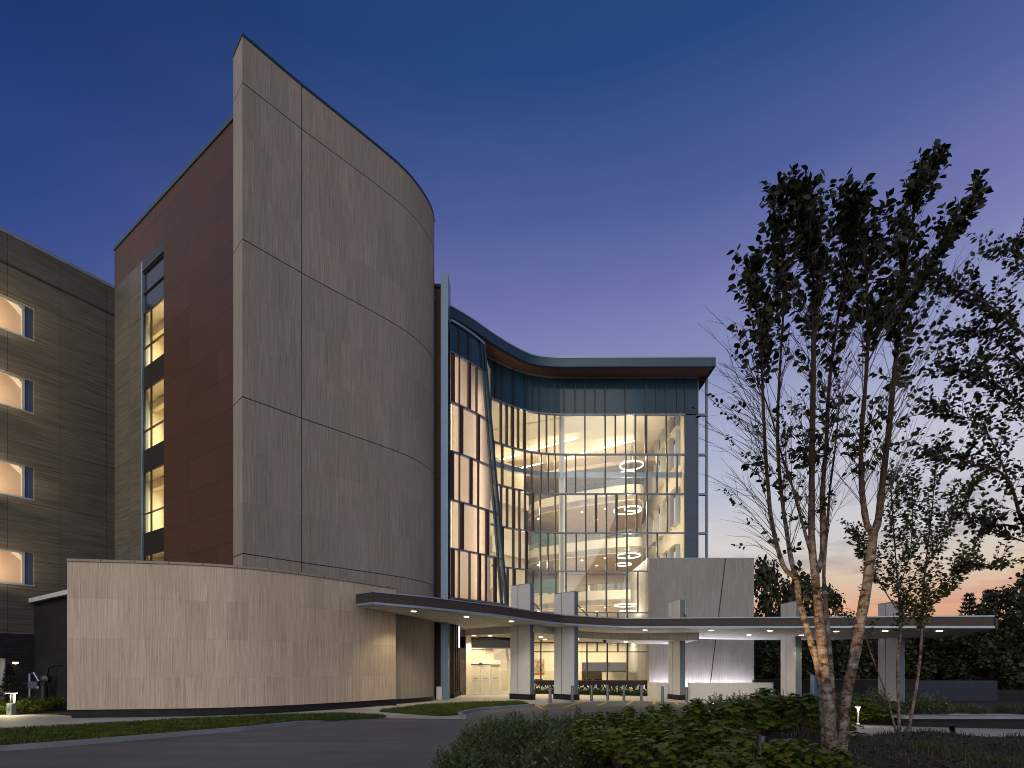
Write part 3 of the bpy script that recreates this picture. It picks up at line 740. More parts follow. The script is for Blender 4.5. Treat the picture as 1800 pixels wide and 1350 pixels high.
# ================================================================== ATRIUM
FAC = [(800, 34.3), (835, 35.7), (853, 36.5), (874, 37.25), (890, 37.75), (905, 38.2), (917, 38.5), (932, 38.82), (946, 39.02), (965, 39.2), (990, 39.3), (1260, 39.3)]
def fx(px): return XY(px, interp(FAC, px))
def fac_pts(a, b, step=9):
    n = max(1, int((b - a) / step)); return [fx(a + (b - a) * i / n) for i in range(n + 1)]
def fnorm(px):
    a = Vector(fx(px - 3)); b = Vector(fx(px + 3)); t = (b - a).normalized(); return t, Vector((t.y, -t.x))
ZW = 24.3
LEV = [24.25, 21.5, 18.42, 15.37, 12.36, 9.4, 6.22, 3.9]
ROWS = [
 [840, 853, 870, 880, 901, 922, 935.5, 948, 974.6, 991.8, 1011, 1028, 1045.7, 1063.8, 1099.3, 1135.5, 1153, 1170.4, 1190],
 [862, 880.7, 891, 901, 911, 922, 947.4, 960.7, 975, 1028, 1063.8, 1081.6, 1099.3, 1116.8, 1135.5, 1171],
 [868, 883, 902, 922.8, 934.6, 951, 963.7, 976, 995.4, 1011.7, 1028.8, 1063.8, 1100, 1117, 1137, 1154.7, 1172.5, 1190],
 [872, 881, 891.6, 903, 913, 923, 936.7, 949.7, 976, 994.7, 1029.5, 1047.7, 1066, 1083.6, 1101, 1119, 1137.5, 1173],
 [876, 883.4, 902.5, 913.7, 925.5, 950, 963, 976, 994.7, 1013, 1030, 1066, 1084, 1102, 1138, 1155],
 [882, 892.5, 904, 925, 937, 951, 977, 995, 1031, 1066, 1102, 1121, 1138.6],
 [904, 925, 951, 977, 995, 1013, 1031, 1049.6, 1067, 1086, 1102.5, 1138.6]]
FAT = {870, 901, 883.4, 903, 936.7, 925.5, 1135.5, 1047.7, 1083.6, 904, 922}
atrium = thing('glass_atrium', 'curved glass atrium lit warm from inside under a flat oversailing roof', 'building', (4, 40, 0))
X1 = 1204.5
for r in range(7):
    z1, z0 = LEV[r], LEV[r + 1]
    a = {0: 838, 1: 850, 2: 856, 3: 862, 4: 866, 5: 872, 6: 880}[r]
    pts = fac_pts(a, X1 if r < 5 else 1140)
    row = bpy.data.objects.new('glazing_row', None); COL.objects.link(row); row.parent = atrium; row.location = Vector((4, 39, z0)) - base_of(atrium)
    mb = MB()
    for p, q in zip(pts, pts[1:]): mb.face([(*p, z0), (*q, z0), (*q, z1), (*p, z1)])
    mb.build('spandrel' if r == 0 else 'pane', SPANDREL if r == 0 else GLASS, row, weld=True)
    mb = MB(); mb.ribbon(pts, -.14, .07, z0 - .05, z0 + .05); mb.build('transom', TRANSOM, row, weld=True)
    for px in ROWS[r] + ([1204] if r < 5 else []):
        t, nn = fnorm(px); c = Vector(fx(px)); w = .17 if px in FAT else .10
        mb = MB(); o1 = .09; i1 = .14
        q = [c - t * w / 2 + nn * o1, c + t * w / 2 + nn * o1, c + t * w / 2 - nn * i1, c - t * w / 2 - nn * i1]
        mb.prism([tuple(p) for p in q], z0 + .052, z1 - .052)
        mb.build('mullion', DARK if r == 0 else MULL_BROWN if px in FAT else MULL, row)
mb = MB(); mb.ribbon(fac_pts(838, 1226), -.2, .12, LEV[0] - .02, LEV[0] + .16); mb.build('head_trim', METAL_LIGHT, atrium)
# corner: dark blue panel and the free glass wing against the sky
xa, xb, xc = XY(1205, 39.3)[0], XY(1225.5, 39.3)[0], XY(1243, 39.3)[0]
mb = MB(); mb.box(xa, xb, 39.3, 39.6, 4.0, LEV[1] - .05); mb.build('corner_panel', M_plain('corner metal', (0.035, 0.055, 0.09), .3, .2), atrium)
mb = MB(); mb.box(xa, xb, 39.31, 39.5, LEV[1] + .05, LEV[0] - .03); mb.build('corner_panel', SPANDREL, atrium)
gw = bpy.data.objects.new('glass_wing', None); COL.objects.link(gw); gw.parent = atrium; gw.location = Vector((14.7, 39.3, 10)) - base_of(atrium)
mb = MB(); mb.face([(xb, 39.3, 9), (xc, 39.3, 9), (xc, 39.3, 23.9), (xb, 39.3, 23.9)]); mb.build('pane', M_glass('wing glass', (.86, .9, .92), .05), gw)
mb = MB()
mb.box(xc - .1, xc + .04, 39.2, 39.45, 8.5, 24.2)
mb.box(xb + .003, xb + .075, 39.2, 39.4, 8.5, 24.2)
for z in (21.5, 18.42, 15.37, 12.36): mb.box(xb + .08, xc - .102, 39.2, 39.4, z - .12, z + .04)
mb.build('frame', TRANSOM, gw)

# ---- roof
RE = [(760, 540, 0), (787.4, 536.4), (828.9, 560.7), (858.5, 581.5), (888, 600.7), (905, 610.5), (917.7, 617), (935.5, 624.4), (959, 628.3), (991.8, 629.5), (1036, 629.3), (1258, 628.9)]
RT = 24.93
edge = [XY(p[0], (RT - EYE) * F / (HY - p[1])) for p in RE[1:]]
edge = [(edge[0][0] - 1.2, edge[0][1] - .9)] + edge
edge = smooth_poly(edge, 3)
rf = bpy.data.objects.new('roof', None); COL.objects.link(rf); rf.parent = atrium; rf.location = Vector((4, 40, 24.3)) - base_of(atrium)
mb = MB(); mb.ribbon(edge, -.25, 0, ZW, RT); mb.build('fascia', METAL_BLUE, rf, smooth=True)
mb = MB(); poly = [(p[0] , p[1] + .1) for p in edge] + [(15.05, 60), (-9, 60), (-9, 34)]
mb.face([(x, y, ZW + .04) for x, y in poly], [(x, y) for x, y in poly]); mb.build('soffit', WOOD_SOFFIT, rf)
mb = MB(); mb.face([(x, y, RT - .12) for x, y in poly]); mb.build('deck', DARK, rf)
mb = MB(); mb.ribbon(edge, -.05, .03, RT + .002, RT + .08); mb.build('drip_edge', METAL_LIGHT, rf)
mb = MB(); mb.box(14.9, 15.11, 37.75, 60, ZW, RT - .003); mb.build('side_fascia', METAL_BLUE, rf)

# ---- interior shell
shell = [(13.35, 39.6), (13.35, 56.5), (-6.5, 56.5)]
wops = []
for f in (8.1, 12.65, 17.2):
    for k in range(6): wops.append((17.0 - (.9 + k * 2.1) - 1.5, 17.0 - (.9 + k * 2.1), f + .9, f + 3.7))
for k in range(6): wops.append((17.0 - (.9 + k * 2.1) - 1.5, 17.0 - (.9 + k * 2.1), 21.2, 22.6))
mb = MB(); wall_grid(mb, (13.35, 56.6), (13.35, 39.6), 0, 23.6, wops, -.35); mb.build('side_wall', CREAM, atrium)
mb = MB()
for o in wops:
    y0, y1 = 56.6 - o[1], 56.6 - o[0]
    mb.box(13.42, 13.5, (y0 + y1) / 2 - .05, (y0 + y1) / 2 + .05, o[2], o[3]); mb.box(13.425, 13.495, y0, y1, o[2] + 1.0, o[2] + 1.08)
mb.build('side_window_bars', CREAM_W, atrium)
mb = MB(); wall_grid(mb, (13.7, 56.6), (13.7, 39.6), 0, 24.2, wops, .1); mb.build('outer_side_wall', GREY_CLAD, atrium)
mb = MB(); mb.face([(-7, 56.6, 0), (13.7, 56.6, 0), (13.7, 56.6, 23.6), (-7, 56.6, 23.6)]); mb.build('back_wall', CREAM, atrium)
mb = MB(); mb.prism([(-6.5, 57), (-6.9, 57), (-3.3, 36.6), (-2.95, 36.9)], 0, 23.6); mb.build('left_wall', CREAM, atrium)
mb = MB(); ip = [(x + (0.0), y + .35) for x, y in fac_pts(838, 1204)] + [(13.35, 56.6), (-6.8, 56.6)]
mb.face([(x, y, 23.2) for x, y in ip]); mb.build('ceiling', CREAM_W, atrium)
mb = MB(); mb.ribbon([(x, y + .32) for x, y in fac_pts(850, 1204)], -.5, 0, 22.7, 23.19); mb.build('ceiling_edge', CREAM, atrium)
# vaulted ceiling waves
mb = MB()
for i in range(7):
    y0 = 42.5 + i * 2.0
    for k in range(8):
        a, b = k / 8, (k + 1) / 8
        ya, yb = y0 + 2.0 * a, y0 + 2.0 * b
        za, zb = 23.15 - .55 * (a ** 1.5), 23.15 - .55 * (b ** 1.5)
        sh = 4.5
        mb.face([(-6, ya + sh, za), (13.3, ya - sh * .6, za), (13.3, yb - sh * .6, zb), (-6, yb + sh, zb)])
    mb.face([(-6, y0 + 2 + 4.5, 22.6), (13.3, y0 + 2 - 2.7, 22.6), (13.3, y0 + 2 - 2.7, 23.15), (-6, y0 + 2 + 4.5, 23.15)])
mb.build('ceiling_baffle', CREAM_W, atrium)
for za, zb in ((0.0, .011),):
    mb = MB(); mb.face([(x, y, .02) for x, y in [(-3.8, 37.1)] + [(p[0], p[1] + .1) for p in fac_pts(905, 1140)] + [(13.3, 39.5), (13.3, 56.5), (-6.5, 56.5)]]); mb.build('lobby_floor', M_plain('lobby floor', (.45, .38, .28), .25, 0, .08), atrium)

def balcony(f, x0, bulge):
    b = bpy.data.objects.new('balcony', None); COL.objects.link(b); b.parent = atrium; b.location = Vector((6, 46, f)) - base_of(atrium)
    e = smooth_poly([(x0, 50.5), (x0 + .5, 49.3), (3.3, 48.0), (6.8, 45.9), (9.6, 44.6 + bulge), (11.0, 44.3 + bulge), (11.7, 45.2 + bulge), (12.4, 48.2), (13.3, 52.5)], 5)
    mb = MB(); mb.prism(e + [(13.3, 56.4), (x0, 56.4)], f - .55, f - .05); mb.build('slab', BEIGE, b)
    mb = MB(); mb.ribbon(e, -.18, 0.0, f - .6, f + .75); mb.build('parapet', CREAM_W, b, smooth=True)
    mb = MB(); mb.ribbon(e, -.10, -.08, f + .75, f + 1.35); mb.build('rail_glass', GLASS_RAIL, b)
    mb = MB(); mb.ribbon(e, -.12, -.06, f + 1.352, f + 1.40); mb.build('handrail', STEEL, b)
    mb = MB(); mb.face([(x0 + .2, 55.2, f - .04), (13.3, 55.2, f - .04), (13.3, 55.2, f + 3.9), (x0 + .2, 55.2, f + 3.9)]); mb.build('corridor_wall', BEIGE, b)
    mb = MB()
    for k in range(5):
        xx = 2.6 + k * 2.2; mb.box(xx, xx + 1.0, 55.12, 55.19, f, f + 2.2)
    mb.build('corridor_door', RAW_WOOD, b)
    mb = MB()
    for i, (x, y) in enumerate([(2.6, 50.2), (4.6, 49.0), (6.6, 48.0), (8.6, 47.0), (10.6, 46.2), (5.2, 52), (8.4, 50.5)]):
        mb.lathe((x, y, f - .552), [(0.0, 0), (.1, 0), (.1, -.02), (0, -.02)], 10)
    mb.build('downlight', E_WARM, b)
    lamp('AREA', 'balcony_lamp', (7.5, 50.5, f - .75), 420, PALE, b, shape='RECTANGLE', size=7, size_y=1.0)
    return b
for f, x0, bu in ((17.2, 1.6, 0), (12.65, 1.5, .2), (8.1, 1.4, .4)): balcony(f, x0, bu)
# upper deck whose brown soffit shows behind the top glazing row
mb = MB(); mb.prism([(-2.5, 50.5), (3, 49.2), (13.3, 45.6), (13.3, 56.3), (-4.5, 56.3)], 20.6, 20.95); mb.build('upper_soffit', BEIGE, atrium)
# white core wall on the left and its openings
core = MB(); core.prism([(-1.9, 44.5), (1.2, 47.6), (1.0, 56.3), (-5.5, 56.3)], 0, 20.5); core.build('core_wall', CREAM, atrium)
mb = MB()
for f in (17.2, 12.65, 8.1):
    mb.prism([(-1.94, 44.4), (1.3, 47.62), (1.55, 47.4), (-1.7, 44.15)], f - .6, f + .75)
mb.build('core_parapet', CREAM_W, atrium)
mb = MB()
for f in (12.65, 8.1): mb.prism([(1.9, 51.0), (4.8, 50.6), (4.8, 53.5), (1.9, 53.5)], f - .04, f + 2.7)
mb.build('teal_wall', TEAL, atrium)
mb = MB()
for f in (12.65, 8.1):
    for k in range(3): mb.prism([(2.15 + k * .9, 50.92 - k * .11), (2.7 + k * .9, 50.86 - k * .11), (2.7 + k * .9, 50.80 - k * .11), (2.15 + k * .9, 50.87 - k * .11)], f + .45, f + 1.3)
mb.build('wall_picture', CREAM_W, atrium)
mb = MB(); mb.lathe((XY(987.5, 40.8)[0], 40.8, 0), [(.24, 0), (.24, 23.15)], 20); mb.build('round_column', CREAM_W, atrium, smooth=True)
mb = MB(); mb.ribbon([(x, y + .9) for x, y in fac_pts(856, 1204)], -.12, .12, 17.0, 17.35); mb.build('wind_beam', METAL_LIGHT, atrium)
for (a, da), (b, db) in (((923.7, 794.8, 22.3), (1015.5, 769.6, 22.3)), ((1020, 797.7, 22.3), (1116, 774, 22.3)), ((870, 834.8, 20.5), (953, 814, 20.5)), ((900, 803, 22.3), (918, 797, 22.3)))if False else []: pass
for p, q, z in (((923.7, 794.8), (1015.5, 769.6), 22.45), ((1020, 797.7), (1116, 774), 22.45), ((862, 834.8), (953, 814), 20.5), ((868, 812), (918, 797), 22.45), ((985, 808), (1010, 800.5), 22.45)):
    A = Vector((*XY(p[0], (z - EYE) * F / (HY - p[1])), z)); B = Vector((*XY(q[0], (z - EYE) * F / (HY - q[1])), z))
    mb = MB(); mb.beam(A, B, .14, .07); mb.build('linear_light', E_LINE, atrium)
    lamp('AREA', 'linear_lamp', (A + B) / 2 + Vector((0, 0, -.1)), 150, PALE, atrium, shape='RECTANGLE', size=3.5, size_y=.4)
    lamp('POINT', 'linear_uplamp', (A + B) / 2 + Vector((0, -.5, -.9)), 40, PALE, atrium, shadow_soft_size=.06)
# lower fill: lobby ceiling, void
mb = MB(); mb.face([(x, y, 4.3) for x, y in [(-3.8, 37.2), (0.2, 37.3)] + [(p[0], p[1] + 2.4) for p in fac_pts(905, 1138)] + [(13.2, 41.8), (13.2, 56), (-5, 56)]]); mb.build('lobby_ceiling', CREAM_W, atrium)
for x, y, e in ((1.6, 43.2, 190), (5.2, 44.2, 190), (9.0, 43.8, 190), (-1.8, 39.8, 110)):
    lamp('AREA', 'lobby_lamp', (x, y, 4.2), e, (1.0, 0.86, 0.55), atrium, shape='RECTANGLE', size=2.6, size_y=1.2)
for z, e in ((10.6, 300), (15.0, 300), (19.3, 240), (6.6, 200)):
    lamp('POINT', 'void_lamp', (9.6, 42.0, z), e, PALE, atrium, shadow_soft_size=.06)
    lamp('POINT', 'void_lamp', (.9, 42.2, z), e * .7, PALE, atrium, shadow_soft_size=.06)

# ---- ring pendants (each pair hangs as one thing)
def ring(mb, c, r, tilt=0.0):
    n = 40; prev = []
    pts = [(c[0] + r * math.cos(2 * math.pi * i / n), c[1] + r * math.sin(2 * math.pi * i / n), c[2] + tilt * math.cos(2 * math.pi * i / n)) for i in range(n + 1)]
    for a, b in zip(pts, pts[1:]): mb.beam(a, b, .07, .10)
for lab, (ax, ay, ar), (bx, by, br), ztop in (
    ('highest pair of glowing ring pendants hanging in the atrium', (1110, 818, .95), (1103, 833, .68), 20.6),
    ('second highest pair of glowing ring pendants hanging in the atrium', (1103, 897, 1.12), (1112, 894, .68), 16.6),
    ('third pair down of glowing ring pendants, level with the second balcony', (1104, 977, .98), (1096, 992, .62), 12.0),
    ('lowest pair of glowing ring pendants, just above the canopy', (1102, 1064, 1.0), (1104, 1075, .7), 7.5)):
    d = 42.6
    A = P(ax, ay, d); B = P(bx, by, d + .1)
    t = thing('ring_pendant', lab, 'pendant lamp', (A.x, A.y, A.z), 'ring pendants in the atrium')
    for c, r in ((A, ar), (B, br)):
        mb = MB(); ring(mb, c, r); mb.build('ring', E_RING, t)
        mb = MB()
        for k in range(3):
            a = 2.1 * k + .4; mb.tube([(c.x + r * math.cos(a), c.y + r * math.sin(a), c.z + .06), (A.x, A.y, ztop)], .008, 4)
        mb.build('cable', STEEL, t)
    lamp('POINT', 'ring_lamp', (A.x, A.y, A.z + .5), 90, PALE, t, shadow_soft_size=.06)

# ---- lobby furnishings
t = thing('reception_desk', 'white curved reception desk seen through the lobby glass', 'desk', (9.5, 43, 0))
mb = MB(); mb.ribbon(smooth_poly([(8.0, 45.2), (8.15, 43.6), (8.9, 42.9), (11.2, 42.8)], 5), -.3, 0, .02, 1.52); mb.build('front', CREAM_W, t, smooth=True)
mb = MB(); mb.ribbon(smooth_poly([(8.0, 45.2), (8.15, 43.6), (8.9, 42.9), (11.2, 42.8)], 5), -.5, .04, 1.523, 1.57); mb.build('top', WHITE_METAL, t)
t = thing('painting', 'colourful abstract painting on the cream lobby wall', 'painting', (2.5, 46, 2))
mb = MB(); mb.box(XY(937, 46)[0], XY(956, 46)[0], 45.9, 45.96, P(0, 1184, 46).z, P(0, 1160, 46).z); mb.build('canvas', PAINTING, t)
mb = MB(); x0, x1, za, zb = XY(936.6, 46)[0], XY(956.4, 46)[0], P(0, 1184.4, 46).z, P(0, 1159.6, 46).z
mb.box(x0 - .03, x1 + .03, 45.965, 46.0, za - .03, zb + .03); mb.build('frame', RAW_WOOD, t)
mb = MB(); mb.box(.5, 6.3, 46.02, 46.3, .02, 4.28); mb.build('lobby_wall', CREAM, atrium)
mb = MB(); mb.box(6.32, 13.3, 50.0, 50.3, .02, 4.28); mb.build('lobby_wall', CREAM, atrium)
mb = MB(); mb.box(6.32, 13.3, 46.02, 46.3, 2.45, 4.28); mb.build('lobby_bulkhead', CREAM, atrium)
t = thing('wall_cabinet', 'dark wall cabinets over an olive backsplash behind the reception desk', 'cabinet', (10, 46, 1.7))
mb = MB(); mb.box(8.9, 10.35, 46.05, 46.4, 1.75, 2.44); mb.box(10.4, 11.75, 46.05, 46.4, 1.75, 2.44); mb.build('cabinet_door', M_plain('espresso wood', (.05, .03, .02), .4), t)
mb = MB(); mb.box(8.8, 11.8, 46.42, 46.5, .02, 1.74); mb.build('backsplash', M_plain('olive panel', (.2, .19, .12), .5), t)
t = thing('lobby_column', 'round white column beside the reception desk inside the lobby', 'column', (11.3, 44.6, 0))
mb = MB(); mb.lathe((11.3, 44.6, 0), [(.33, .02), (.33, 4.28)], 24); mb.build('shaft', CREAM_W, t, smooth=True)
mb = MB(); mb.lathe((11.3, 44.6, 0), [(.36, .02), (.36, .14), (.331, .141)], 24); mb.build('base', STEEL, t)
def chair(loc, rz):
    t = thing('lounge_chair', 'dark lounge chair with open metal frame near the lobby window', 'chair', loc, 'lounge chairs inside the lobby', rz)
    def bx(nm, m, *a):
        mb = MB(); mb.box(*a); return mb.build(nm, m, t, local=True)
    bx('seat', DARK, -.33, .33, -.3, .3, .38, .5); bx('backrest', DARK, -.33, .33, .24, .34, .502, 1.0)
    for x in (-.36, .36):
        for y in (-.28, .28): bx('leg', STEEL, x - .02, x + .02, y - .02, y + .02, 0, .66)
        bx('armrest', STEEL, x - .025, x + .025, -.3, .3, .662, .7)
    return t
c0 = chair((6.3, 41.8, .02), 2.7)
c1 = copy_tree(c0); c1.location = (7.1, 42.6, .02); c1.rotation_euler.z = 3.4; c1['label'] = 'dark lounge chair set back behind another, near the curved desk'
c2 = copy_tree(c0); c2.location = (2.2, 42.2, .02); c2.rotation_euler.z = 3.14; c2['label'] = 'dark lounge chair below the abstract painting'

# ---- inclined glass bay
BL = Vector((-3.83, 31.5)); BZ0, BZ1 = 6.28, 23.35
def BR(z):
    k = (z - BZ0) / (BZ1 - BZ0); return Vector((lerp(-.39, -1.9, k), lerp(34.9, 33.8, k)))
def bay(t, z, out=0.0):
    q = BL + (BR(z) - BL) * t; d = (BR(z) - BL).normalized(); n = Vector((d.y, -d.x)); q = q + n * (out - .22 * 4 * t * (1 - t) * -.5)
    return (q.x, q.y, z)
def bay_t(px, z):
    k = (px - CX) / F; r = BR(z); dx, dd = r.x - BL.x, r.y - BL.y
    return (k * BL.y - BL.x) / (dx - k * dd)
bayo = thing('glass_bay', 'leaning glass bay with slanted right edge beside the metal fin', 'bay window', (-2, 33.5, 6.3))
BLV = [23.35, 21.5, 18.42, 15.37, 12.36, 9.35, 6.28]
BROW = [[(804, 0), (820.6, 0)], [(795, 1), (805, 0), (822, 1), (835, 0)], [(805.5, 0), (809, 1), (838, 1)], [(794, 1), (805.5, 0), (825, 1), (838, 0)],
        [(806, 0), (810.5, 1), (838, 0), (854, 1)], [(795, 1), (805, 0), (823, 0), (840, 1), (852, 0), (868, 1)]]
ts = [i / 8 for i in range(9)]
for r in range(6):
    z1, z0 = BLV[r], BLV[r + 1]
    row = bpy.data.objects.new('glazing_row', None); COL.objects.link(row); row.parent = bayo; row.location = Vector((-2, 33, z0)) - base_of(bayo)
    mb = MB()
    for a, b in zip(ts, ts[1:]): mb.face([bay(a, z0), bay(b, z0), bay(b, z1), bay(a, z1)])
    mb.build('spandrel' if r == 0 else 'pane', SPANDREL if r == 0 else GLASS, row, weld=True)
    mb = MB(); mb.ribbon([bay(t, z0) for t in ts], -.1, .09, z0 - .05, z0 + .05); mb.build('transom', TRANSOM, row)
    for px, fat in BROW[r]:
        t0, t1 = bay_t(px, z0), bay_t(px, z1)
        mb = MB(); mb.beam(bay(t0, z0 + .051, .03), bay(t1, z1 - .051, .03), .2 if fat else .08, .2, side=(.5, -.8, 0)); mb.build('mullion', MULL_BROWN if fat else DARK, row)
mb = MB(); mb.ribbon([bay(t, BZ1) for t in ts], -.15, .14, BZ1, BZ1 + .14); mb.build('head_trim', METAL_LIGHT, bayo)
mb = MB(); mb.beam(bay(1, BZ0, .03), bay(1, BZ1, .03), .16, .24, side=(.5, -.8, 0)); mb.build('edge_post', METAL_BLUE, bayo)
mb = MB(); mb.beam(bay(.885, BZ0, .05), bay(.885, BZ1 - .05, .05), .1, .2, side=(.5, -.8, 0)); mb.build('inclined_mullion', METAL_BLUE, bayo)
f0, f1 = fx(886), fx(846)
mb = MB(); mb.face([bay(1, BZ0), (*f0, BZ0), (*f1, BZ1), bay(1, BZ1)]); mb.build('side_pane', GLASS, bayo)
mb = MB(); mb.ribbon([(-3.83, 33.4), (-2.6, 34.8), (-1.55, 36.4)], -.1, 0, BZ0, BZ1); mb.build('inner_wall', M_plain('bay lining', (.6, .47, .36), .6, 0, .04), bayo)
mb = MB(); mb.face([bay(0, BZ0), bay(1, BZ0), (*f0, BZ0), (-3.8, 36.5, BZ0)]); mb.build('floor', CREAM, bayo)
mb = MB(); mb.face([bay(0, BZ1 - .1), bay(1, BZ1 - .1), (-1.6, 36.4, BZ1 - .1), (-3.83, 33.4, BZ1 - .1)]); mb.build('ceiling', CREAM, bayo)
mb = MB(); mb.face([(-3.84, 31.5, BZ0), (-3.84, 34.5, BZ0), (-3.84, 34.5, BZ1), (-3.84, 31.5, BZ1)]); mb.build('left_lining', CREAM, bayo)
lamp('AREA', 'bay_lamp', (-3.72, 32.0, 14.8), 300, (1.0, .80, .60), bayo, target=(-2.7, 34.7, 14.8), shape='RECTANGLE', size=.25, size_y=16.5)
lamp('AREA', 'bay_lamp', (-1.35, 35.0, 14.0), 190, (1.0, .80, .60), bayo, target=(-2.6, 35.0, 14.0), shape='RECTANGLE', size=.25, size_y=14.5)

# ---- vestibule with sliding doors
vest = thing('entrance_vestibule', 'lit entrance with four frosted sliding door leaves under the canopy', 'entrance', (-2, 37.1, 0))
VY = 37.1
def vx(px): return XY(px, VY)[0]
def vz(py): return EYE + (HY - py) / F * VY
for a, b in ((811, 828.2), (828.6, 844.6), (845, 861.6), (862, 878.6)):
    lf = bpy.data.objects.new('door_leaf', None); COL.objects.link(lf); lf.parent = vest; lf.location = Vector((vx((a + b) / 2), VY, 0)) - base_of(vest)
    k = 0.06 if a in (811, 862) else 0.0
    mb = MB(); x0, x1, zt = vx(a), vx(b), vz(1168.5)
    mb.box(x0, x0 + .07, VY + k, VY + k + .05, .03, zt); mb.box(x1 - .07, x1, VY + k, VY + k + .05, .03, zt)
    for z0, z1 in ((.03, .16), (vz(1195), vz(1193)), (zt - .09, zt)): mb.box(x0 + .072, x1 - .072, VY + k, VY + k + .05, z0, z1)
    mb.build('leaf_frame', WHITE_METAL, lf)
    mb = MB(); mb.box(x0 + .07, x1 - .07, VY + k + .02, VY + k + .03, .16, zt - .09); mb.build('pane', FROST, lf)
    mb = MB(); xm = (x0 + x1) / 2; mb.box(xm - .14, xm + .14, VY + k - .02, VY + k - .002, vz(1192.5), vz(1191.6)); mb.build('push_bar', DARK, lf)
mb = MB()
mb.box(vx(808.5), vx(810.8), VY - .04, VY + .15, 0, vz(1160)); mb.box(vx(878.9), vx(881.3), VY - .04, VY + .15, 0, vz(1160)); mb.box(vx(810.9), vx(878.8), VY - .05, VY + .15, vz(1167.3), vz(1160.2))
mb.build('door_frame', WHITE_METAL, vest)
mb = MB(); xm = vx(845); mb.box(xm - .12, xm + .12, VY - .12, VY - .052, vz(1166.5), vz(1164.8)); mb.build('sensor', BLACK, vest)
mb = MB()
for x in (811, 823.5, 838, 852.5, 866.5): mb.box(vx(x) - .035, vx(x) + .035, VY - .04, VY + .1, vz(1159.8), vz(1140.5))
mb.box(vx(808.5), vx(897), VY - .06, VY + .12, vz(1140.3), vz(1138.8)); mb.box(vx(881.4), vx(897), VY - .05, VY + .1, vz(1160.6), vz(1159))
mb.box(vx(893.5), vx(896.5), VY - .03, VY + .1, 0, vz(1160.7)); mb.box(vx(881.4), vx(893), VY - .04, VY + .1, .0, vz(1216))
mb.build('transom_frame', WHITE_METAL, vest)
mb = MB()
for a, b in ((811, 823.5), (823.5, 838), (838, 852.5), (852.5, 866.5)): mb.face([(vx(a), VY + .05, vz(1160)), (vx(b), VY + .05, vz(1160)), (vx(b), VY + .05, vz(1140)), (vx(a), VY + .05, vz(1140))])
mb.build('transom_pane', FROST, vest)
mb = MB(); mb.face([(vx(808), VY + .03, vz(1139)), (vx(897), VY + .03, vz(1139)), (vx(897), VY + .03, 4.2), (vx(808), VY + .03, 4.2)]); mb.build('dark_pane', M_plain('smoked glass', (.012, .010, .008), .08, 0, .05, .5, .25), vest)
mb = MB(); mb.face([(vx(881.4), VY + .03, .1), (vx(893.5), VY + .03, .1), (vx(893.5), VY + .03, vz(1160)), (vx(881.4), VY + .03, vz(1160))]); mb.face([(vx(866.5), VY + .03, vz(1159)), (vx(897), VY + .03, vz(1159)), (vx(897), VY + .03, vz(1140)), (vx(866.5), VY + .03, vz(1140))]); mb.build('side_pane', GLASS, vest)
mb = MB(); mb.beam((vx(889), VY + .9, 4.2), (vx(897.5), VY + .9, 0), .16, .16); mb.build('slanted_post', CREAM_W, vest)
# left return under the bay: brown fins and glass
mb = MB()
for y in (32.8, 34.0, 35.4, 36.6): mb.box(-3.95, -3.72, y - .09, y + .09, .3, 6.2)
mb.build('brown_fin', MULL_BROWN, vest)
mb = MB(); mb.face([(-3.86, 32.6, .3), (-3.86, 37.1, .3), (-3.86, 37.1, 6.2), (-3.86, 32.6, 6.2)]); mb.build('return_pane', M_plain('return panel', (.42, .36, .34), .3), vest)
mb = MB(); mb.box(-4.1, -3.7, 32.6, 37.0, -.05, .28); mb.build('return_base', BRICK, vest)
mb = MB(); mb.face([(vx(897), VY, 0), (*fx(905), 0), (*fx(905), 4.2), (vx(897), VY, 4.2)]); mb.build('return_glass', GLASS, vest)
mb = MB(); mb.box(-3.6, -3.52, 34.3, 34.36, 3.3, 5.0); mb.build('edge_light', E_SOFT, vest)

# ---- ground floor glazing right of the doors, brick base
gf = bpy.data.objects.new('lobby_window', None); COL.objects.link(gf); gf.parent = atrium; gf.location = Vector((6, 39.3, 1)) - base_of(atrium)
pts = fac_pts(905, 1139.5)
mb = MB()
for p, q in zip(pts, pts[1:]): mb.face([(*p, .95), (*q, .95), (*q, 3.9), (*p, 3.9)])
mb.build('pane', GLASS, gf, weld=True)
mb = MB(); mb.ribbon(pts, -.12, .07, 3.15, 3.22); mb.ribbon(pts, -.14, .1, .93, 1.0); mb.build('transom', MULL_BROWN, gf)
mb = MB()
for px, z0 in ((950.7, 1.0), (1031.7, 1.0), (1067.5, 1.0), (1102.7, 1.0), (1138.5, 1.0), (1049.6, 3.22), (1086, 3.22), (912, 1.0), (985, 1.0)):
    x, y = fx(px); mb.box(x - .05, x + .05, y - .08, y + .12, z0 + .002, 3.9)
mb.build('mullion', MULL_BROWN, gf)
mb = MB(); mb.ribbon(fac_pts(905, 1139.5), -.1, .14, -.4, .926); mb.build('brick_base', BRICK, atrium)

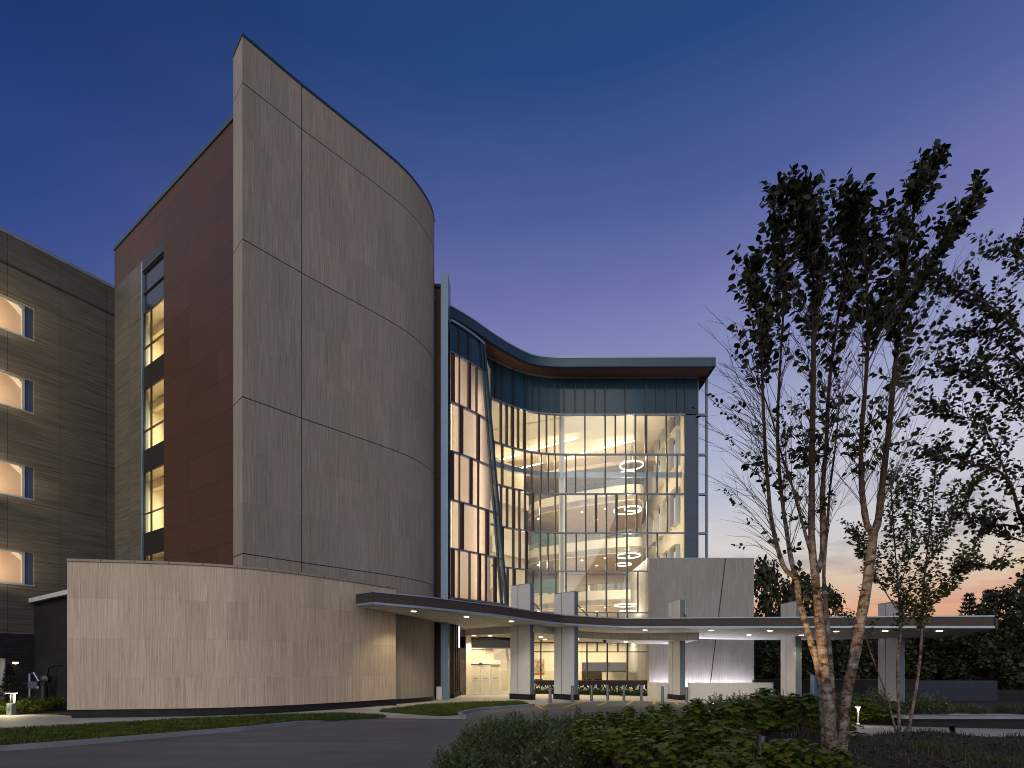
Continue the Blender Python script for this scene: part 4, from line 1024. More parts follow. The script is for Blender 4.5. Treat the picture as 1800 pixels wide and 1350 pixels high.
# ================================================================== CANOPY
def zs(x, y=0): return 4.6 - .035 * x
def zs2(x, y=0): return zs(x) - .45
def CD(px, py, drop=0.0):                    # a measured edge point on the canopy's sloping underside
    k = (px - CX) / F; d = (2.65 - drop) / ((HY - py) / F + .035 * k); return (k * d, d)
FE = [(656, 1062), (699.5, 1065.8), (740, 1069.3), (775, 1072.9), (811, 1076.6), (874.5, 1083.6), (929, 1091), (983, 1097.3), (1010, 1099.2), (1040, 1101), (1078.5, 1102.8), (1110, 1103.6), (1180, 1103.6), (1250, 1103.6), (1400, 1103.8), (1560, 1103.8), (1748, 1104.0)]
fe = smooth_poly([CD(*p) for p in FE], 3)
canopy = thing('entrance_canopy', 'long thin curved entrance canopy with dark wood fascia and white underside', 'canopy', (4, 30, 4.5))
endp = CD(625.5, 1065.5)
rear = [CD(1749, 1106), CD(1670, 1118.5), CD(1567, 1122.5), (20.2, 35.6), (17.2, 37.2), (10.3, 38.6), (4, 39.0), (-3.4, 36.8), (-3.5, 32.7), (-4.8, 31.0), (-5.0, 29.5), (-5.6, 27.9), (-6.25, 27.0)]
body = fe + rear + [endp]
ed = (Vector(fe[0]) - Vector(endp)).normalized(); en = Vector((ed.y, -ed.x))
end2 = [endp, fe[0]]
fa = lambda x, y: zs(x) + .10
fb = lambda x, y: zs(x) + .53
mb = MB(); mb.ribbon(fe, -.12, 0, fa, fb); mb.ribbon([endp, tuple(Vector(fe[0]) - ed * .003)], -.12, 0, fa, fb); mb.build('fascia', FASCIA, canopy, smooth=True)
mb = MB()
e3 = [tuple(Vector(endp) + en * .0), tuple(Vector(fe[0]) + ed * .05)]
mb.ribbon(fe, -.3, .05, lambda x, y: zs(x) - .01, lambda x, y: zs(x) + .097); mb.ribbon(fe, -.3, .04, lambda x, y: zs(x) + .533, lambda x, y: zs(x) + .59)
mb.ribbon(e3, -.25, .05, lambda x, y: zs(x) - .012, lambda x, y: zs(x) + .098); mb.ribbon(e3, -.25, .04, lambda x, y: zs(x) + .532, lambda x, y: zs(x) + .592)
mb.build('edge_trim', METAL_LIGHT, canopy, smooth=True)
def cap(mb, poly, zf, uvs=True):
    bm = bmesh.new(); f = bm.faces.new([bm.verts.new((p[0], p[1], zf(*p))) for p in poly]); r = bmesh.ops.triangulate(bm, faces=[f])
    for t in bm.faces: mb.face([tuple(v.co) for v in t.verts], [(v.co.x, v.co.y) for v in t.verts])
    bm.free()
mb = MB(); cap(mb, body, lambda x, y: zs(x)); mb.build('soffit', CANOPY_SOFFIT, canopy, weld=True)
mb = MB(); cap(mb, body, lambda x, y: zs(x) + .50); mb.ribbon(rear, .02, .1, lambda x, y: zs(x) + .003, lambda x, y: zs(x) + .497); mb.build('roof_deck', DARK, canopy)
DE = [(809, 1118), (865, 1115), (936, 1111.7), (965, 1114.3), (994, 1119), (1040, 1122.5), (1099, 1125), (1160, 1125.4), (1229, 1125)]
de = smooth_poly([CD(px, py, .45) for px, py in DE], 4)
drop_poly = de + [(12.6, 38.6), (9.5, 39.1), (4, 39.0), (0.3, 37.0), (-3.6, 37.0)]
mb = MB(); cap(mb, drop_poly, lambda x, y: zs2(x)); mb.build('lower_soffit', CANOPY_SOFFIT, canopy, weld=True)
mb = MB(); mb.ribbon(de + [(12.6, 38.6)], -.1, 0, lambda x, y: zs2(x) + .003, lambda x, y: zs(x) - .003); mb.build('lower_fascia', M_cladding('lower fascia panel', (.5, .49, .46), (.56, .55, .52), 1.3, 5, .008, .4), canopy)
DL = [(727.4, 1074.5, 0), (820, 1084, 0), (899, 1092, 0), (1134, 1107.6, 0), (1250, 1108, 0), (1316.6, 1116, 0), (1353.7, 1108.6, 0), (1409, 1116.5, 0), (1470, 1110, 0), (1556, 1109, 0), (1651, 1109, 0), (1220, 1115.8, 0),
      (833, 1117.2, 1), (861.7, 1117.5, 1), (950.7, 1119.6, 1), (1015, 1123, 1), (958, 1124, 1), (1100, 1128, 1)]
for px, py, low_ in DL:
    x, y = CD(px, py, .45 * low_); z = (zs2(x) if low_ else zs(x)) - .004
    mb = MB(); mb.lathe((x, y, z), [(.0, -.012), (.13, -.012), (.13, 0)], 16); mb.build('downlight', E_WARM, canopy)
    lamp('SPOT', 'downlight_lamp', (x, y, z - .05), 420 if low_ else (250 if px < 1200 else 170), (1.0, .80, .5), canopy, rot=(0, 0, 0), spot_size=R(125), spot_blend=.6, shadow_soft_size=.1)
t = thing('security_camera', 'small dark dome camera under the lower canopy edge', 'camera', CD(1063, 1124, .45) + (zs2(5.7),))
mb = MB(); x, y = CD(1063, 1125, .45); mb.lathe((x, y, zs2(x)), [(.13, 0), (.13, -.08), (.10, -.085)], 14); mb.build('mount', DARK, t)
mb = MB(); mb.lathe((x, y, zs2(x) - .085), [(.1, 0), (.09, -.06), (.05, -.1), (0, -.11)], 14); mb.build('dome', BLACK, t, smooth=True)

# ---- columns
CW, CT = 1.6, .42
def make_column(x, y, phi, ztop, label, zbot):
    a = math.atan2(-y, -x) - R(phi); rz = a + math.pi / 2          # local -y axis looks along the face normal
    t = thing('canopy_column', label, 'column', (x, y, zbot), 'columns carrying the canopy', rz)
    h = ztop - zbot
    for x0, x1 in ((-CW / 2, -.06 - .15), (-.05 - .1, CW / 2)):
        mb = MB(); mb.box(x0, x1, -CT / 2, CT / 2, .35, h); mb.build('panel', COLUMN_WHITE, t, local=True)
    mb = MB(); mb.box(-.215, -.145, -CT / 2 + .03, CT / 2 - .03, .34, h - .01); mb.build('groove', DARK, t, local=True)
    mb = MB(); mb.box(CW / 2 + .002, CW / 2 + .03, -CT / 2 + .04, CT / 2 - .04, .35, h - .02); mb.build('edge_plate', EDGE_GREY, t, local=True)
    mb = MB(); mb.box(-CW / 2 - .05, CW / 2 + .06, -CT / 2 - .05, CT / 2 + .05, -.3, .347); mb.build('base', BRICK, t, local=True)
    mb = MB(); mb.box(-CW / 2 - .01, CW / 2 + .04, -CT / 2 - .01, CT / 2 + .01, h + .002, h + .04); mb.build('cap', METAL_LIGHT, t, local=True)
    mb = MB(); zc = zs(x) + .6 - zbot
    mb.tube([(CW / 2 + .03, .1, zc + .75), (CW / 2 + .3, .1, zc + .5), (CW / 2 + .75, .2, zc + .02)], .03, 6); mb.build('conduit', DARK, t, local=True)
    return t
def col(px, d, phi, ytop, label):
    x, y = XY(px, d); make_column(x, y, phi, P(px, ytop, d).z, label, gz(x))
col(918, 31.5, 42, 1029, 'white canopy column nearest the entrance doors')
col(995, 31.8, 40, 1043, 'white canopy column second from the doors, before the lobby window')
col(1189.5, 34.6, 63, 1057, 'narrow looking canopy column in front of the stone block')
col(1390, 33.3, 59, 1060, 'white canopy column just left of the clumped birch')
col(1566, 31.6, 52, 1060, 'white canopy column at the far right behind the young tree')

# ---- bollards
BLAB = ['leftmost steel bollard, at the end of the grass island kerb', 'steel bollard overlapping the second canopy column', 'steel bollard third from the left, right of the second column', 'steel bollard fourth from the left in the row',
        'steel bollard fifth from the left in the row', 'steel bollard sixth from the left, near the end of the flower bed', 'steel bollard just left of the narrow column by the block', 'rightmost steel bollard, in front of the long planter wall']
def bollard(loc, label):
    t = thing('bollard', label, 'bollard', loc, 'row of steel bollards at the drop-off')
    mb = MB(); mb.lathe((0, 0, 0), [(.085, -.05), (.085, .93), (.075, .96), (.0, .97)], 18); mb.build('post', STEEL, t, smooth=True, local=True)
    mb = MB(); mb.lathe((0, 0, 0), [(.0875, .86), (.0875, .875)], 18); mb.build('band', DARK, t, local=True)
    mb = MB(); mb.lathe((0, 0, 0), [(.12, 0.0), (.12, .025), (.086, .03)], 18); mb.build('base_ring', DARK, t, local=True)
    return t
b0 = None
for (x, y), lab in zip(BOLL, BLAB):
    loc = (x, y, gz(x))
    if b0 is None: b0 = bollard(loc, lab)
    else: c = copy_tree(b0); c.location = loc; c['label'] = lab
# ================================================================== FOLIAGE TOOLS
class Leaves:
    """many separate leaves in one mesh"""
    OVAL = [(0, 0), (.26, .22), (.33, .5), (.16, .8), (0, 1.0), (-.16, .8), (-.33, .5), (-.26, .22)]
    NARROW = [(0, 0), (.17, .35), (.12, .7), (0, 1), (-.12, .7), (-.17, .35)]
    OAK = [(0, 0), (.2, .12), (.16, .3), (.44, .38), (.24, .56), (.34, .78), (.1, .82), (0, 1.0), (-.1, .82), (-.34, .78), (-.24, .56), (-.44, .38), (-.16, .3), (-.2, .12)]
    CARD = [(-.35, 0), (.3, .1), (.42, .6), (.05, 1), (-.4, .65)]
    def __init__(s, shape): s.v = []; s.f = []; s.sh = shape
    def add(s, p, d, nrm, size, rnd, fold=.15):
        d = Vector(d).normalized(); nrm = Vector(nrm)
        u = d.cross(nrm)
        if u.length < 1e-3: u = d.cross(Vector((.3, .9, .2)))
        u.normalize(); w = u.cross(d)
        i = len(s.v)
        for a, b in s.sh:
            q = Vector(p) + u * a * size + d * b * size - w * (fold * size * (b * b) + abs(a) * fold * size * -.6)
            s.v.append(tuple(q))
        s.f.append(tuple(range(i, i + len(s.sh))))
    def build(s, name, mat, parent=None, local=False):
        off = Vector((0, 0, 0)) if (local or parent is None) else base_of(parent)
        me = bpy.data.meshes.new(name)
        me.from_pydata([(a - off.x, b - off.y, c - off.z) for a, b, c in s.v], [], s.f); me.materials.append(mat)
        o = bpy.data.objects.new(name, me); COL.objects.link(o)
        if parent: o.parent = parent
        return o
def rvec(rnd):
    while True:
        v = Vector((rnd.uniform(-1, 1), rnd.uniform(-1, 1), rnd.uniform(-1, 1)))
        if .05 < v.length < 1: return v.normalized()
def along(pts, t):
    n = len(pts) - 1; k = min(int(t * n), n - 1); f = t * n - k
    a, b = Vector(pts[k]), Vector(pts[k + 1]); return a.lerp(b, f), (b - a).normalized()
def stem(mb, pix, d0, d1, r0, r1, n=9, seed=0):
    rnd = random.Random(seed); m = len(pix)
    pts = [P(px, py, lerp(d0, d1, i / (m - 1))) for i, (px, py) in enumerate(pix)]
    pts = [Vector(p) for p in smooth_poly([tuple(p) for p in pts], 4)]
    k = len(pts)
    rad = [lerp(r0, r1, (i / (k - 1)) ** .8) * rnd.uniform(.92, 1.1) for i in range(k)]
    mb.tube(pts, rad, n)
    return pts
def twig(mb, lv, p, d, L, rnd, rad, leafy, size, bend, t0=.25, step=.055, droop=.0, lat=1.0):
    pts = [Vector(p)]; d = Vector(d).normalized(); n = 5
    bd = Vector(bend)
    for i in range(n):
        d = (d + bd * .16 + rvec(rnd) * .09).normalized(); pts.append(pts[-1] + d * L / n)
    mb.tube(pts, [lerp(rad, rad * .35, i / n) for i in range(n + 1)], 3, cap=False)
    if leafy:
        m = max(2, int(L / step))
        for i in range(m):
            t = t0 + (1 - t0) * i / (m - 1); q, td = along(pts, t)
            side = td.cross(rvec(rnd)).normalized()
            ld = (td * .55 + side * rnd.uniform(.5, 1.0) * lat + Vector((0, 0, -.25 - droop))).normalized()
            lv.add(q + side * .01, ld, rvec(rnd) * .8 + Vector((0, -.3, .5)), size * rnd.uniform(.7, 1.2), rnd)
    return pts

# ================================================================== MAIN BIRCH
rnd = random.Random(11)
D = 6.5
birch = thing('birch_tree', 'tall clumped birch with pale peeling stems lit from below in the foreground', 'tree', P(1466, 1318, D))
tb = MB(); stems = []
def S(pix, dd0, dd1, r0, r1, seed): 
    p = stem(tb, pix, D + dd0, D + dd1, r0, r1, 10 if r0 > .03 else 7, seed); stems.append(p); return p
SA = S([(1452, 1322), (1446, 1230), (1437, 1170), (1420, 1110), (1404, 1050), (1399, 1017), (1377, 995), (1357, 920), (1351, 864), (1346, 802), (1342, 724), (1339, 640), (1331, 555), (1320, 478)], .05, -.2, .052, .009, 1)
SB = S([(1398, 1012), (1391, 985), (1384, 942), (1373, 864), (1367, 771), (1370, 662), (1377, 540), (1374, 440), (1368, 345)], .02, .35, .034, .008, 2)
SC = S([(1464, 1324), (1455, 1230), (1447, 1160), (1440, 1090), (1434, 1020), (1427, 954), (1427, 864), (1428, 755), (1430, 631), (1430, 540), (1428, 460), (1418, 400), (1404, 345)], -.05, -.1, .072, .010, 3)
SD = S([(1437, 1005), (1446, 967), (1446, 864), (1452, 787), (1456, 700), (1466, 600), (1486, 490), (1496, 425), (1500, 362)], .0, .3, .04, .008, 4)
SE = S([(1430, 985), (1419, 951), (1402, 889), (1387, 836), (1374, 800), (1358, 740), (1330, 660)], .0, -.5, .024, .006, 5)
SF = S([(1472, 1322), (1466, 1250), (1459, 1160), (1453, 1080), (1448, 1010), (1453, 940), (1459, 860), (1470, 770), (1476, 690)], .14, .4, .045, .006, 6)
SG = S([(1479, 1328), (1484, 1260), (1490, 1210), (1503, 1150), (1515, 1080), (1527, 1010), (1534, 950), (1536, 930)], 0, -.05, .070, .052, 7)
SH = S([(1535, 938), (1524, 922), (1517, 880), (1514, 842), (1514, 771), (1520, 693), (1525, 615), (1525, 556), (1522, 475), (1512, 410), (1500, 360)], -.03, -.3, .042, .008, 8)
SI = S([(1535, 938), (1544, 912), (1553, 833), (1564, 740), (1573, 647), (1587, 525), (1598, 430), (1611, 350), (1625, 300)], -.04, .25, .05, .008, 9)
SJ = S([(1582, 560), (1612, 500), (1642, 448), (1680, 402), (1722, 345)], .1, .0, .018, .006, 10)
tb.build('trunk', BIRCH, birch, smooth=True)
tw = MB(); lv = Leaves(Leaves.OVAL)
def sky_y(p): return HY - (p.z - EYE) * F / p.y
# leafy upright shoots in the crown
for st, n, thr in ((SA, 30, 720), (SB, 36, 600), (SC, 56, 620), (SD, 48, 690), (SH, 42, 650), (SI, 58, 700), (SJ, 24, 900)):
    t_lo = next((k / 60 for k in range(61) if sky_y(along(st, k / 60)[0]) < thr), .6)
    for i in range(n):
        t = t_lo + (1 - t_lo) * ((i + rnd.random()) / n) ** .78
        p, d = along(st, t)
        a = rnd.uniform(0, 6.283); out = Vector((math.cos(a), math.sin(a), 0))
        top = (t - t_lo) / (1 - t_lo)
        L = lerp(.85, .34, top) * rnd.uniform(.5, 1.2)
        dirn = d * .7 + out * rnd.uniform(.3, 1.15) + Vector((0, 0, .35))
        twig(tw, lv, p, dirn, L, rnd, .006, True, .1, Vector((.12, 0, .4)), .1, .028)
    p, d = along(st, 1.0)
    twig(tw, lv, p, d, .2, rnd, .006, True, .095, Vector((.1, 0, .4)), .05, .028)
# scattered low leaf clusters
for st, n, lo, hi in ((SA, 9, .3, .7), (SB, 6, .25, .5), (SC, 5, .42, .55), (SD, 16, .30, .5), (SH, 14, .25, .5), (SI, 10, .2, .5), (SE, 4, .5, 1)):
    for i in range(n):
        p, d = along(st, rnd.uniform(lo, hi)); a = rnd.uniform(0, 6.283)
        twig(tw, lv, p, Vector((math.cos(a), math.sin(a), .35)), rnd.uniform(.2, .5), rnd, .005, True, .085, Vector((0, 0, .2)), .2, .03)
# bare fine twigs
for st, n, lo, hi, lmax in ((SA, 46, .42, .85, 1.2), (SB, 34, .15, .75, 1.0), (SC, 46, .40, .75, 1.3), (SD, 52, .2, .75, 1.2), (SE, 22, .3, .95, .9), (SH, 52, .15, .7, 1.3), (SF, 26, .5, 1, .8), (SI, 70, .1, .72, 1.5)):
    for i in range(n):
        p, d = along(st, rnd.uniform(lo, hi)); a = rnd.uniform(0, 6.283)
        if st is SA or st is SE: a = rnd.uniform(2.3, 4.2)
        elif st is SI: a = rnd.uniform(-1.1, 1.4)
        out = Vector((math.cos(a), math.sin(a), 0))
        if st is SA or st is SE: bend = out * .25 + Vector((0, 0, -.12)); dirn = out * .6 + Vector((0, 0, .8))
        else: bend = Vector((0, 0, .1)) + out * .1; dirn = out * .55 + Vector((0, 0, 1.0))
        tp = twig(tw, lv, p, dirn, rnd.uniform(.5, lmax), rnd, .005, False, 0, bend)
        for k in range(3):
            q, dq = along(tp, rnd.uniform(.3, .95))
            twig(tw, lv, q, dq + rvec(rnd) * .55, rnd.uniform(.15, .4), rnd, .003, rnd.random() < .12, .06, bend, .6, .05)
tw.build('twigs', BARK, birch)
lv.build('crown', LEAF_BIRCH, birch)

# ================================================================== YOUNG MULTI-STEM TREE behind it
rnd = random.Random(5)
D = 10.3
young = thing('young_tree', 'slender young tree with three thin stems on the edge of the mulch mound', 'tree', P(1582, 1286, D))
tb = MB(); stems = []
Y1 = S([(1576, 1292), (1561, 1231), (1543, 1181), (1528, 1140), (1518, 1101), (1512, 1040)], 0, -.3, .022, .007, 1)
Y2 = S([(1581, 1292), (1579, 1220), (1578, 1157), (1583, 1113), (1581, 1062), (1576, 1000), (1569, 910), (1566, 840)], .0, .1, .036, .007, 2)
Y3 = S([(1595, 1292), (1608, 1225), (1617, 1157), (1621, 1098), (1620, 1068), (1627, 994), (1638, 900), (1646, 800)], .0, .0, .034, .007, 3)
Y4 = S([(1621, 1090), (1640, 1062), (1668, 1035), (1700, 985), (1735, 915)], .0, -.2, .014, .005, 4)
Y5 = S([(1580, 1075), (1556, 1040), (1530, 990), (1508, 940)], .0, .3, .014, .005, 5)
Y6 = S([(1622, 1060), (1664, 1020), (1698, 1003), (1766, 998)], .0, -.5, .011, .005, 6)
Y7 = S([(1627, 994), (1660, 940), (1690, 880), (1712, 850)], .0, .3, .012, .005, 7)
Y8 = S([(1578, 1040), (1600, 970), (1604, 900), (1603, 850)], .0, .3, .012, .005, 8)
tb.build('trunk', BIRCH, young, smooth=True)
tw = MB(); lv = Leaves(Leaves.OVAL)
for st, n, lo, hi in ((Y1, 10, .6, 1), (Y2, 80, .42, 1.0), (Y3, 95, .38, 1.0), (Y4, 52, .2, 1.0), (Y5, 50, .3, 1.0), (Y6, 36, .35, 1.0), (Y7, 54, .1, 1.0), (Y8, 50, .2, 1.0)):
    for i in range(n):
        t = lo + (hi - lo) * (i + rnd.random()) / n; p, d = along(st, t); a = rnd.uniform(0, 6.283)
        twig(tw, lv, p, d * .7 + Vector((math.cos(a), math.sin(a), 0)) * rnd.uniform(.4, .9) + Vector((0, 0, .3)), rnd.uniform(.3, .62), rnd, .005, True, .076, Vector((.15, 0, .3)), .1, .034)
tw.build('twigs', BARK, young); lv.build('crown', LEAF_YOUNG, young)

# ================================================================== TREE reaching in from the right edge
rnd = random.Random(8)
D = 8.2
right = thing('leaning_tree', 'dark leafy tree whose limbs reach in at the right edge', 'tree', (P(1905, 1300, D).x, D, bed_z(8, 8.2)))
tb = MB()
bx = right.location
base = [(bx.x, D, bx.z - .1), tuple(P(1900, 1100, D)), tuple(P(1885, 950, D)), tuple(P(1872, 780, D)), tuple(P(1862, 600, D)), tuple(P(1850, 430, D))]
pts = [Vector(p) for p in smooth_poly(base, 4)]; tb.tube(pts, [lerp(.09, .02, i / (len(pts) - 1)) for i in range(len(pts))], 9)
R1 = S([(1884, 945), (1830, 935), (1798, 918), (1779, 858), (1754, 827), (1716, 818), (1682, 806), (1640, 800)], 0, -.4, .035, .006, 1)
R2 = S([(1874, 800), (1820, 740), (1770, 690), (1720, 660), (1675, 652)], 0, .2, .03, .006, 2)
R3 = S([(1866, 660), (1810, 600), (1750, 545), (1700, 515), (1664, 505)], 0, -.2, .026, .006, 3)
R4 = S([(1860, 580), (1830, 510), (1800, 460), (1775, 440)], 0, .2, .022, .006, 4)
R5 = S([(1872, 780), (1830, 690), (1790, 630), (1740, 585), (1690, 600)], 0, .5, .022, .005, 5)
R6 = S([(1884, 940), (1830, 960), (1790, 948), (1745, 930), (1700, 912)], 0, -.1, .018, .005, 6)
R7 = S([(1779, 858), (1740, 770), (1700, 735), (1655, 720)], -.2, .3, .016, .005, 7)
R8 = S([(1880, 900), (1950, 820), (2010, 720), (2050, 600)], 0, .3, .028, .006, 8)
R9 = S([(1864, 640), (1930, 560), (1970, 460)], 0, -.3, .022, .006, 9)
tb.build('trunk', BARK, right, smooth=True)
tw = MB(); lv = Leaves(Leaves.OVAL)
for st, n, lo, hi in ((R1, 52, .3, 1), (R2, 66, .2, 1), (R3, 60, .2, 1), (R4, 44, .15, 1), (R5, 60, .2, 1), (R6, 34, .4, 1), (R7, 46, .2, 1), (R8, 50, .2, 1), (R9, 44, .15, 1)):
    for i in range(n):
        t = lo + (hi - lo) * (i + rnd.random()) / n; p, d = along(st, t); a = rnd.uniform(0, 6.283)
        twig(tw, lv, p, d * .6 + Vector((math.cos(a), math.sin(a), 0)) * .7 + Vector((0, 0, .25)), rnd.uniform(.3, .75), rnd, .005, True, .085, Vector((-.15, 0, .1)), .15, .045)
tw.build('twigs', BARK, right); lv.build('crown', LEAF_BIRCH, right)

# ================================================================== SHRUBS
def hydrangea(seed, label, group):
    rnd = random.Random(seed); t = thing('hydrangea_shrub', label, 'shrub', (0, 0, 0), group)
    lv = Leaves(Leaves.OAK); tb = MB()
    for c in range(26):
        a = rnd.uniform(0, 6.283); r = math.sqrt(rnd.random()) * .52; h = .62 * (1 - (r / .68) ** 2) * rnd.uniform(.72, 1.1) + .06
        tip = Vector((r * math.cos(a), r * math.sin(a), h))
        tb.tube([(tip.x * .2, tip.y * .2, -.05), (tip.x * .6, tip.y * .6, h * .5), tuple(tip)], [.008, .006, .004], 4, cap=False)
        out = Vector((math.cos(a), math.sin(a), 0))
        for k in range(10):
            b = 6.283 * k / 10 * 1.618 + rnd.uniform(-.3, .3); ld = Vector((math.cos(b), math.sin(b), rnd.uniform(-.35, .25))) + out * .25
            lv.add(tip + Vector((0, 0, -.10 + .012 * k)), ld, Vector((rnd.uniform(-.35, .35), rnd.uniform(-.35, .35), 1)), rnd.uniform(.11, .19), rnd, .22)
        for k in range(4):
            q = tip * rnd.uniform(.5, .85); b = rnd.uniform(0, 6.283)
            lv.add(q, Vector((math.cos(b), math.sin(b), -.2)) + out * .5, Vector((0, 0, 1)) + out * .5, rnd.uniform(.11, .17), rnd, .2)
    tb.build('stems', BARK, t, local=True); lv.build('foliage', LEAF_HYD, t, local=True)
    return t
def boxleaf(seed, label, group, mat=None, size=.068, dens=1.0):
    rnd = random.Random(seed); t = thing('evergreen_shrub', label, 'shrub', (0, 0, 0), group)
    lv = Leaves(Leaves.NARROW); tb = MB()
    for c in range(int(95 * dens)):
        a = rnd.uniform(0, 6.283); r = math.sqrt(rnd.random()) * .5; h = .66 * (1 - (r / .66) ** 2) * rnd.uniform(.6, 1.15) + .05
        tip = Vector((r * math.cos(a), r * math.sin(a), h)); out = Vector((math.cos(a), math.sin(a), 0)) * r
        tb.tube([(tip.x * .3, tip.y * .3, -.05), tuple(tip)], [.005, .003], 3, cap=False)
        for k in range(13):
            s_ = .42 + .58 * k / 12; q = Vector((tip.x * (.3 + .7 * s_), tip.y * (.3 + .7 * s_), tip.z * s_)); b = rnd.uniform(0, 6.283)
            lv.add(q, Vector((math.cos(b), math.sin(b), .75)) + out * .8, rvec(rnd) + Vector((0, 0, .6)), size * rnd.uniform(.75, 1.25), rnd, .1)
    tb.build('stems', BARK, t, local=True); lv.build('foliage', mat or LEAF_SMALL, t, local=True)
    return t
rnd = random.Random(21)
HG = 'broad leaved shrubs massed in the foreground bed'; EG = 'small leaved evergreen shrubs at the left of the foreground bed'
hyd = [hydrangea(s, 'x', HG) for s in (1, 2, 3, 4)]; box = [boxleaf(s, 'x', EG) for s in (5, 6, 7)]
used = {}
def place(protos, x, y, s, label, zf=bed_z, dz=0.0):
    pr = protos[rnd.randrange(len(protos))]
    if pr.name not in used: used[pr.name] = 1; o = pr
    else: o = copy_tree(pr)
    o.location = (x, y, zf(x, y) + dz); o.rotation_euler.z = rnd.uniform(0, 6.283); o.scale = (s, s, s * rnd.uniform(.92, 1.08)); o['label'] = label
    return o
# left group: small dark evergreen leaves
for px, d, s in ((788, 6.7, .62), (800, 5.75, .6), (846, 5.5, .6), (795, 8.0, .66), (838, 9.2, .75), (862, 11.2, .8), (812, 7.0, .72), (850, 6.4, .8), (905, 6.2, .82), (958, 6.6, .85), (842, 8.2, .8), (895, 7.9, .86), (955, 8.0, .85), (870, 9.8, .9), (930, 9.9, .9), (985, 9.2, .85), (905, 11.6, .95), (965, 11.8, .95), (1010, 11.0, .9), (1000, 7.3, .7)):
    lab = 'small leaved dark evergreen shrub ' + ('at the road edge in the left front of the bed' if d < 7.5 else 'in the middle of the left clump' if d < 9.5 else 'at the back of the left clump before the drive')
    x, y = XY(px, d); place(box, x, y, s * (1.16 if d < 9 else 1.02), lab)
# right/centre group: broad lobed leaves
HS = [(1050, 7.4, .85), (1095, 6.6, .85), (1150, 6.1, .85), (1215, 6.5, .92), (1275, 6.3, .86), (1040, 9.0, .92), (1090, 8.3, .92), (1160, 8.0, .95), (1230, 8.2, .95), (1295, 7.7, .95), (1355, 8.1, 1.0), (1405, 7.9, 1.0),
      (1045, 11.0, 1.0), (1100, 10.4, 1.0), (1160, 10.2, 1.0), (1225, 10.4, 1.05), (1285, 10.0, 1.05), (1340, 9.8, 1.05), (1395, 9.5, 1.1), (1440, 9.4, 1.1), (1075, 12.6, 1.05), (1130, 12.5, 1.05), (1190, 12.4, 1.05), (1250, 12.2, 1.05), (1310, 11.9, 1.1), (1370, 11.6, 1.15), (1425, 11.4, 1.15), (1465, 11.0, 1.1),
      (1010, 5.5, .55), (1080, 5.35, .6)]
for px, d, s in HS:
    lab = 'broad lobed green shrub ' + ('in the front row at the bottom edge of the picture' if d < 7 else 'in the second row of the central bed' if d < 9 else 'in the third row of the central bed' if d < 11.2 else 'in the back row of the bed before the drive')
    x, y = XY(px, d); place(hyd, x, y, s * (.78 if d > 10 and px < 1260 else .88 if d > 9 and px < 1260 else .95), lab)
place(hyd, *XY(1405, 5.0), .66, 'low broad leaved shrub right in front of the birch stems', dz=-.02)
place(hyd, *XY(1462, 5.0), .66, 'low broad leaved shrub right in front of the birch stems', dz=-.06)
place(hyd, *XY(1312, 5.2), .62, 'broad leaved shrub beside the black spotlight in the foreground')
place(hyd, *XY(1275, 4.9), .6, 'broad leaved shrub left of the black spotlight in the foreground')
# planting beyond the mound, before the right columns
zg = lambda x, y: gz(x) + .0
for px, d, s in ((1225, 23, 1.0), (1265, 22, 1.3), (1300, 24, 1.35), (1335, 23, 1.4), (1370, 22.5, 1.4), (1410, 22, 1.35), (1445, 21, 1.3)):
    x, y = XY(px, d); place(box, x, y, s * 1.05, 'dark evergreen shrub before the long white planter wall', zg)
for px, d, s in ((1488, 20.8, 1.3), (1520, 20.6, 1.4), (1548, 20.4, 1.25), (1570, 20.3, 1.1)):
    x, y = XY(px, d); place(hyd, x, y, s, 'broad leaved shrub behind the slim path light', zg)
for px, d, s in ((1485, 23.5, 1.3), (1515, 23.5, 1.5), (1540, 24, 1.4), (1610, 24, 1.3), (1640, 24, 1.4)):
    x, y = XY(px, d); place(box, x, y, s * 1.2, 'shrub in the raised bed at the foot of the far right column', zg)
for px in range(1660, 1830, 24):
    x, y = XY(px + rnd.uniform(-6, 6), 26 + rnd.uniform(-1, 1)); place(box, x, y, .75, 'low plant along the dark rear wall at the right', lambda x, y: gz(x) + .02)
for p in hyd + box:
    if p.name not in used: used[p.name] = 1
# white flowers under the lobby windows
def flowers(seed):
    rnd = random.Random(seed); t = thing('flowering_plant', 'white flowering plant in the row against the dark brick below the lobby window', 'plant', (0, 0, 0), 'white flowers under the lobby windows')
    lv = Leaves(Leaves.NARROW); pt = Leaves(Leaves.OVAL)
    for k in range(90):
        a = rnd.uniform(0, 6.283); r = rnd.uniform(0, .35)
        lv.add((r * math.cos(a), r * math.sin(a), rnd.uniform(0, .35)), (math.cos(a), math.sin(a), .8), rvec(rnd), rnd.uniform(.1, .2), rnd)
    for k in range(7):
        a = rnd.uniform(0, 6.283); r = rnd.uniform(.05, .36); h = rnd.uniform(.35, .68)
        for j in range(6): pt.add((r * math.cos(a), r * math.sin(a), h), rvec(rnd), rvec(rnd), rnd.uniform(.07, .12), rnd)
    lv.build('leaves', LEAF_SMALL, t, local=True); pt.build('blossom', PETAL, t, local=True); return t
fl = [flowers(s) for s in (1, 2, 3)]; n = 0
for px in range(925, 1146, 8):
    x, y = XY(px, interp(FAC, px) - .55 + rnd.uniform(-.12, .12)); pr = fl[n % 3]
    o = pr if n < 3 else copy_tree(pr); n += 1
    o.location = (x, y, gz(x)); o.rotation_euler.z = rnd.uniform(0, 6.28); s = rnd.uniform(.85, 1.2); o.scale = (s, s, s)
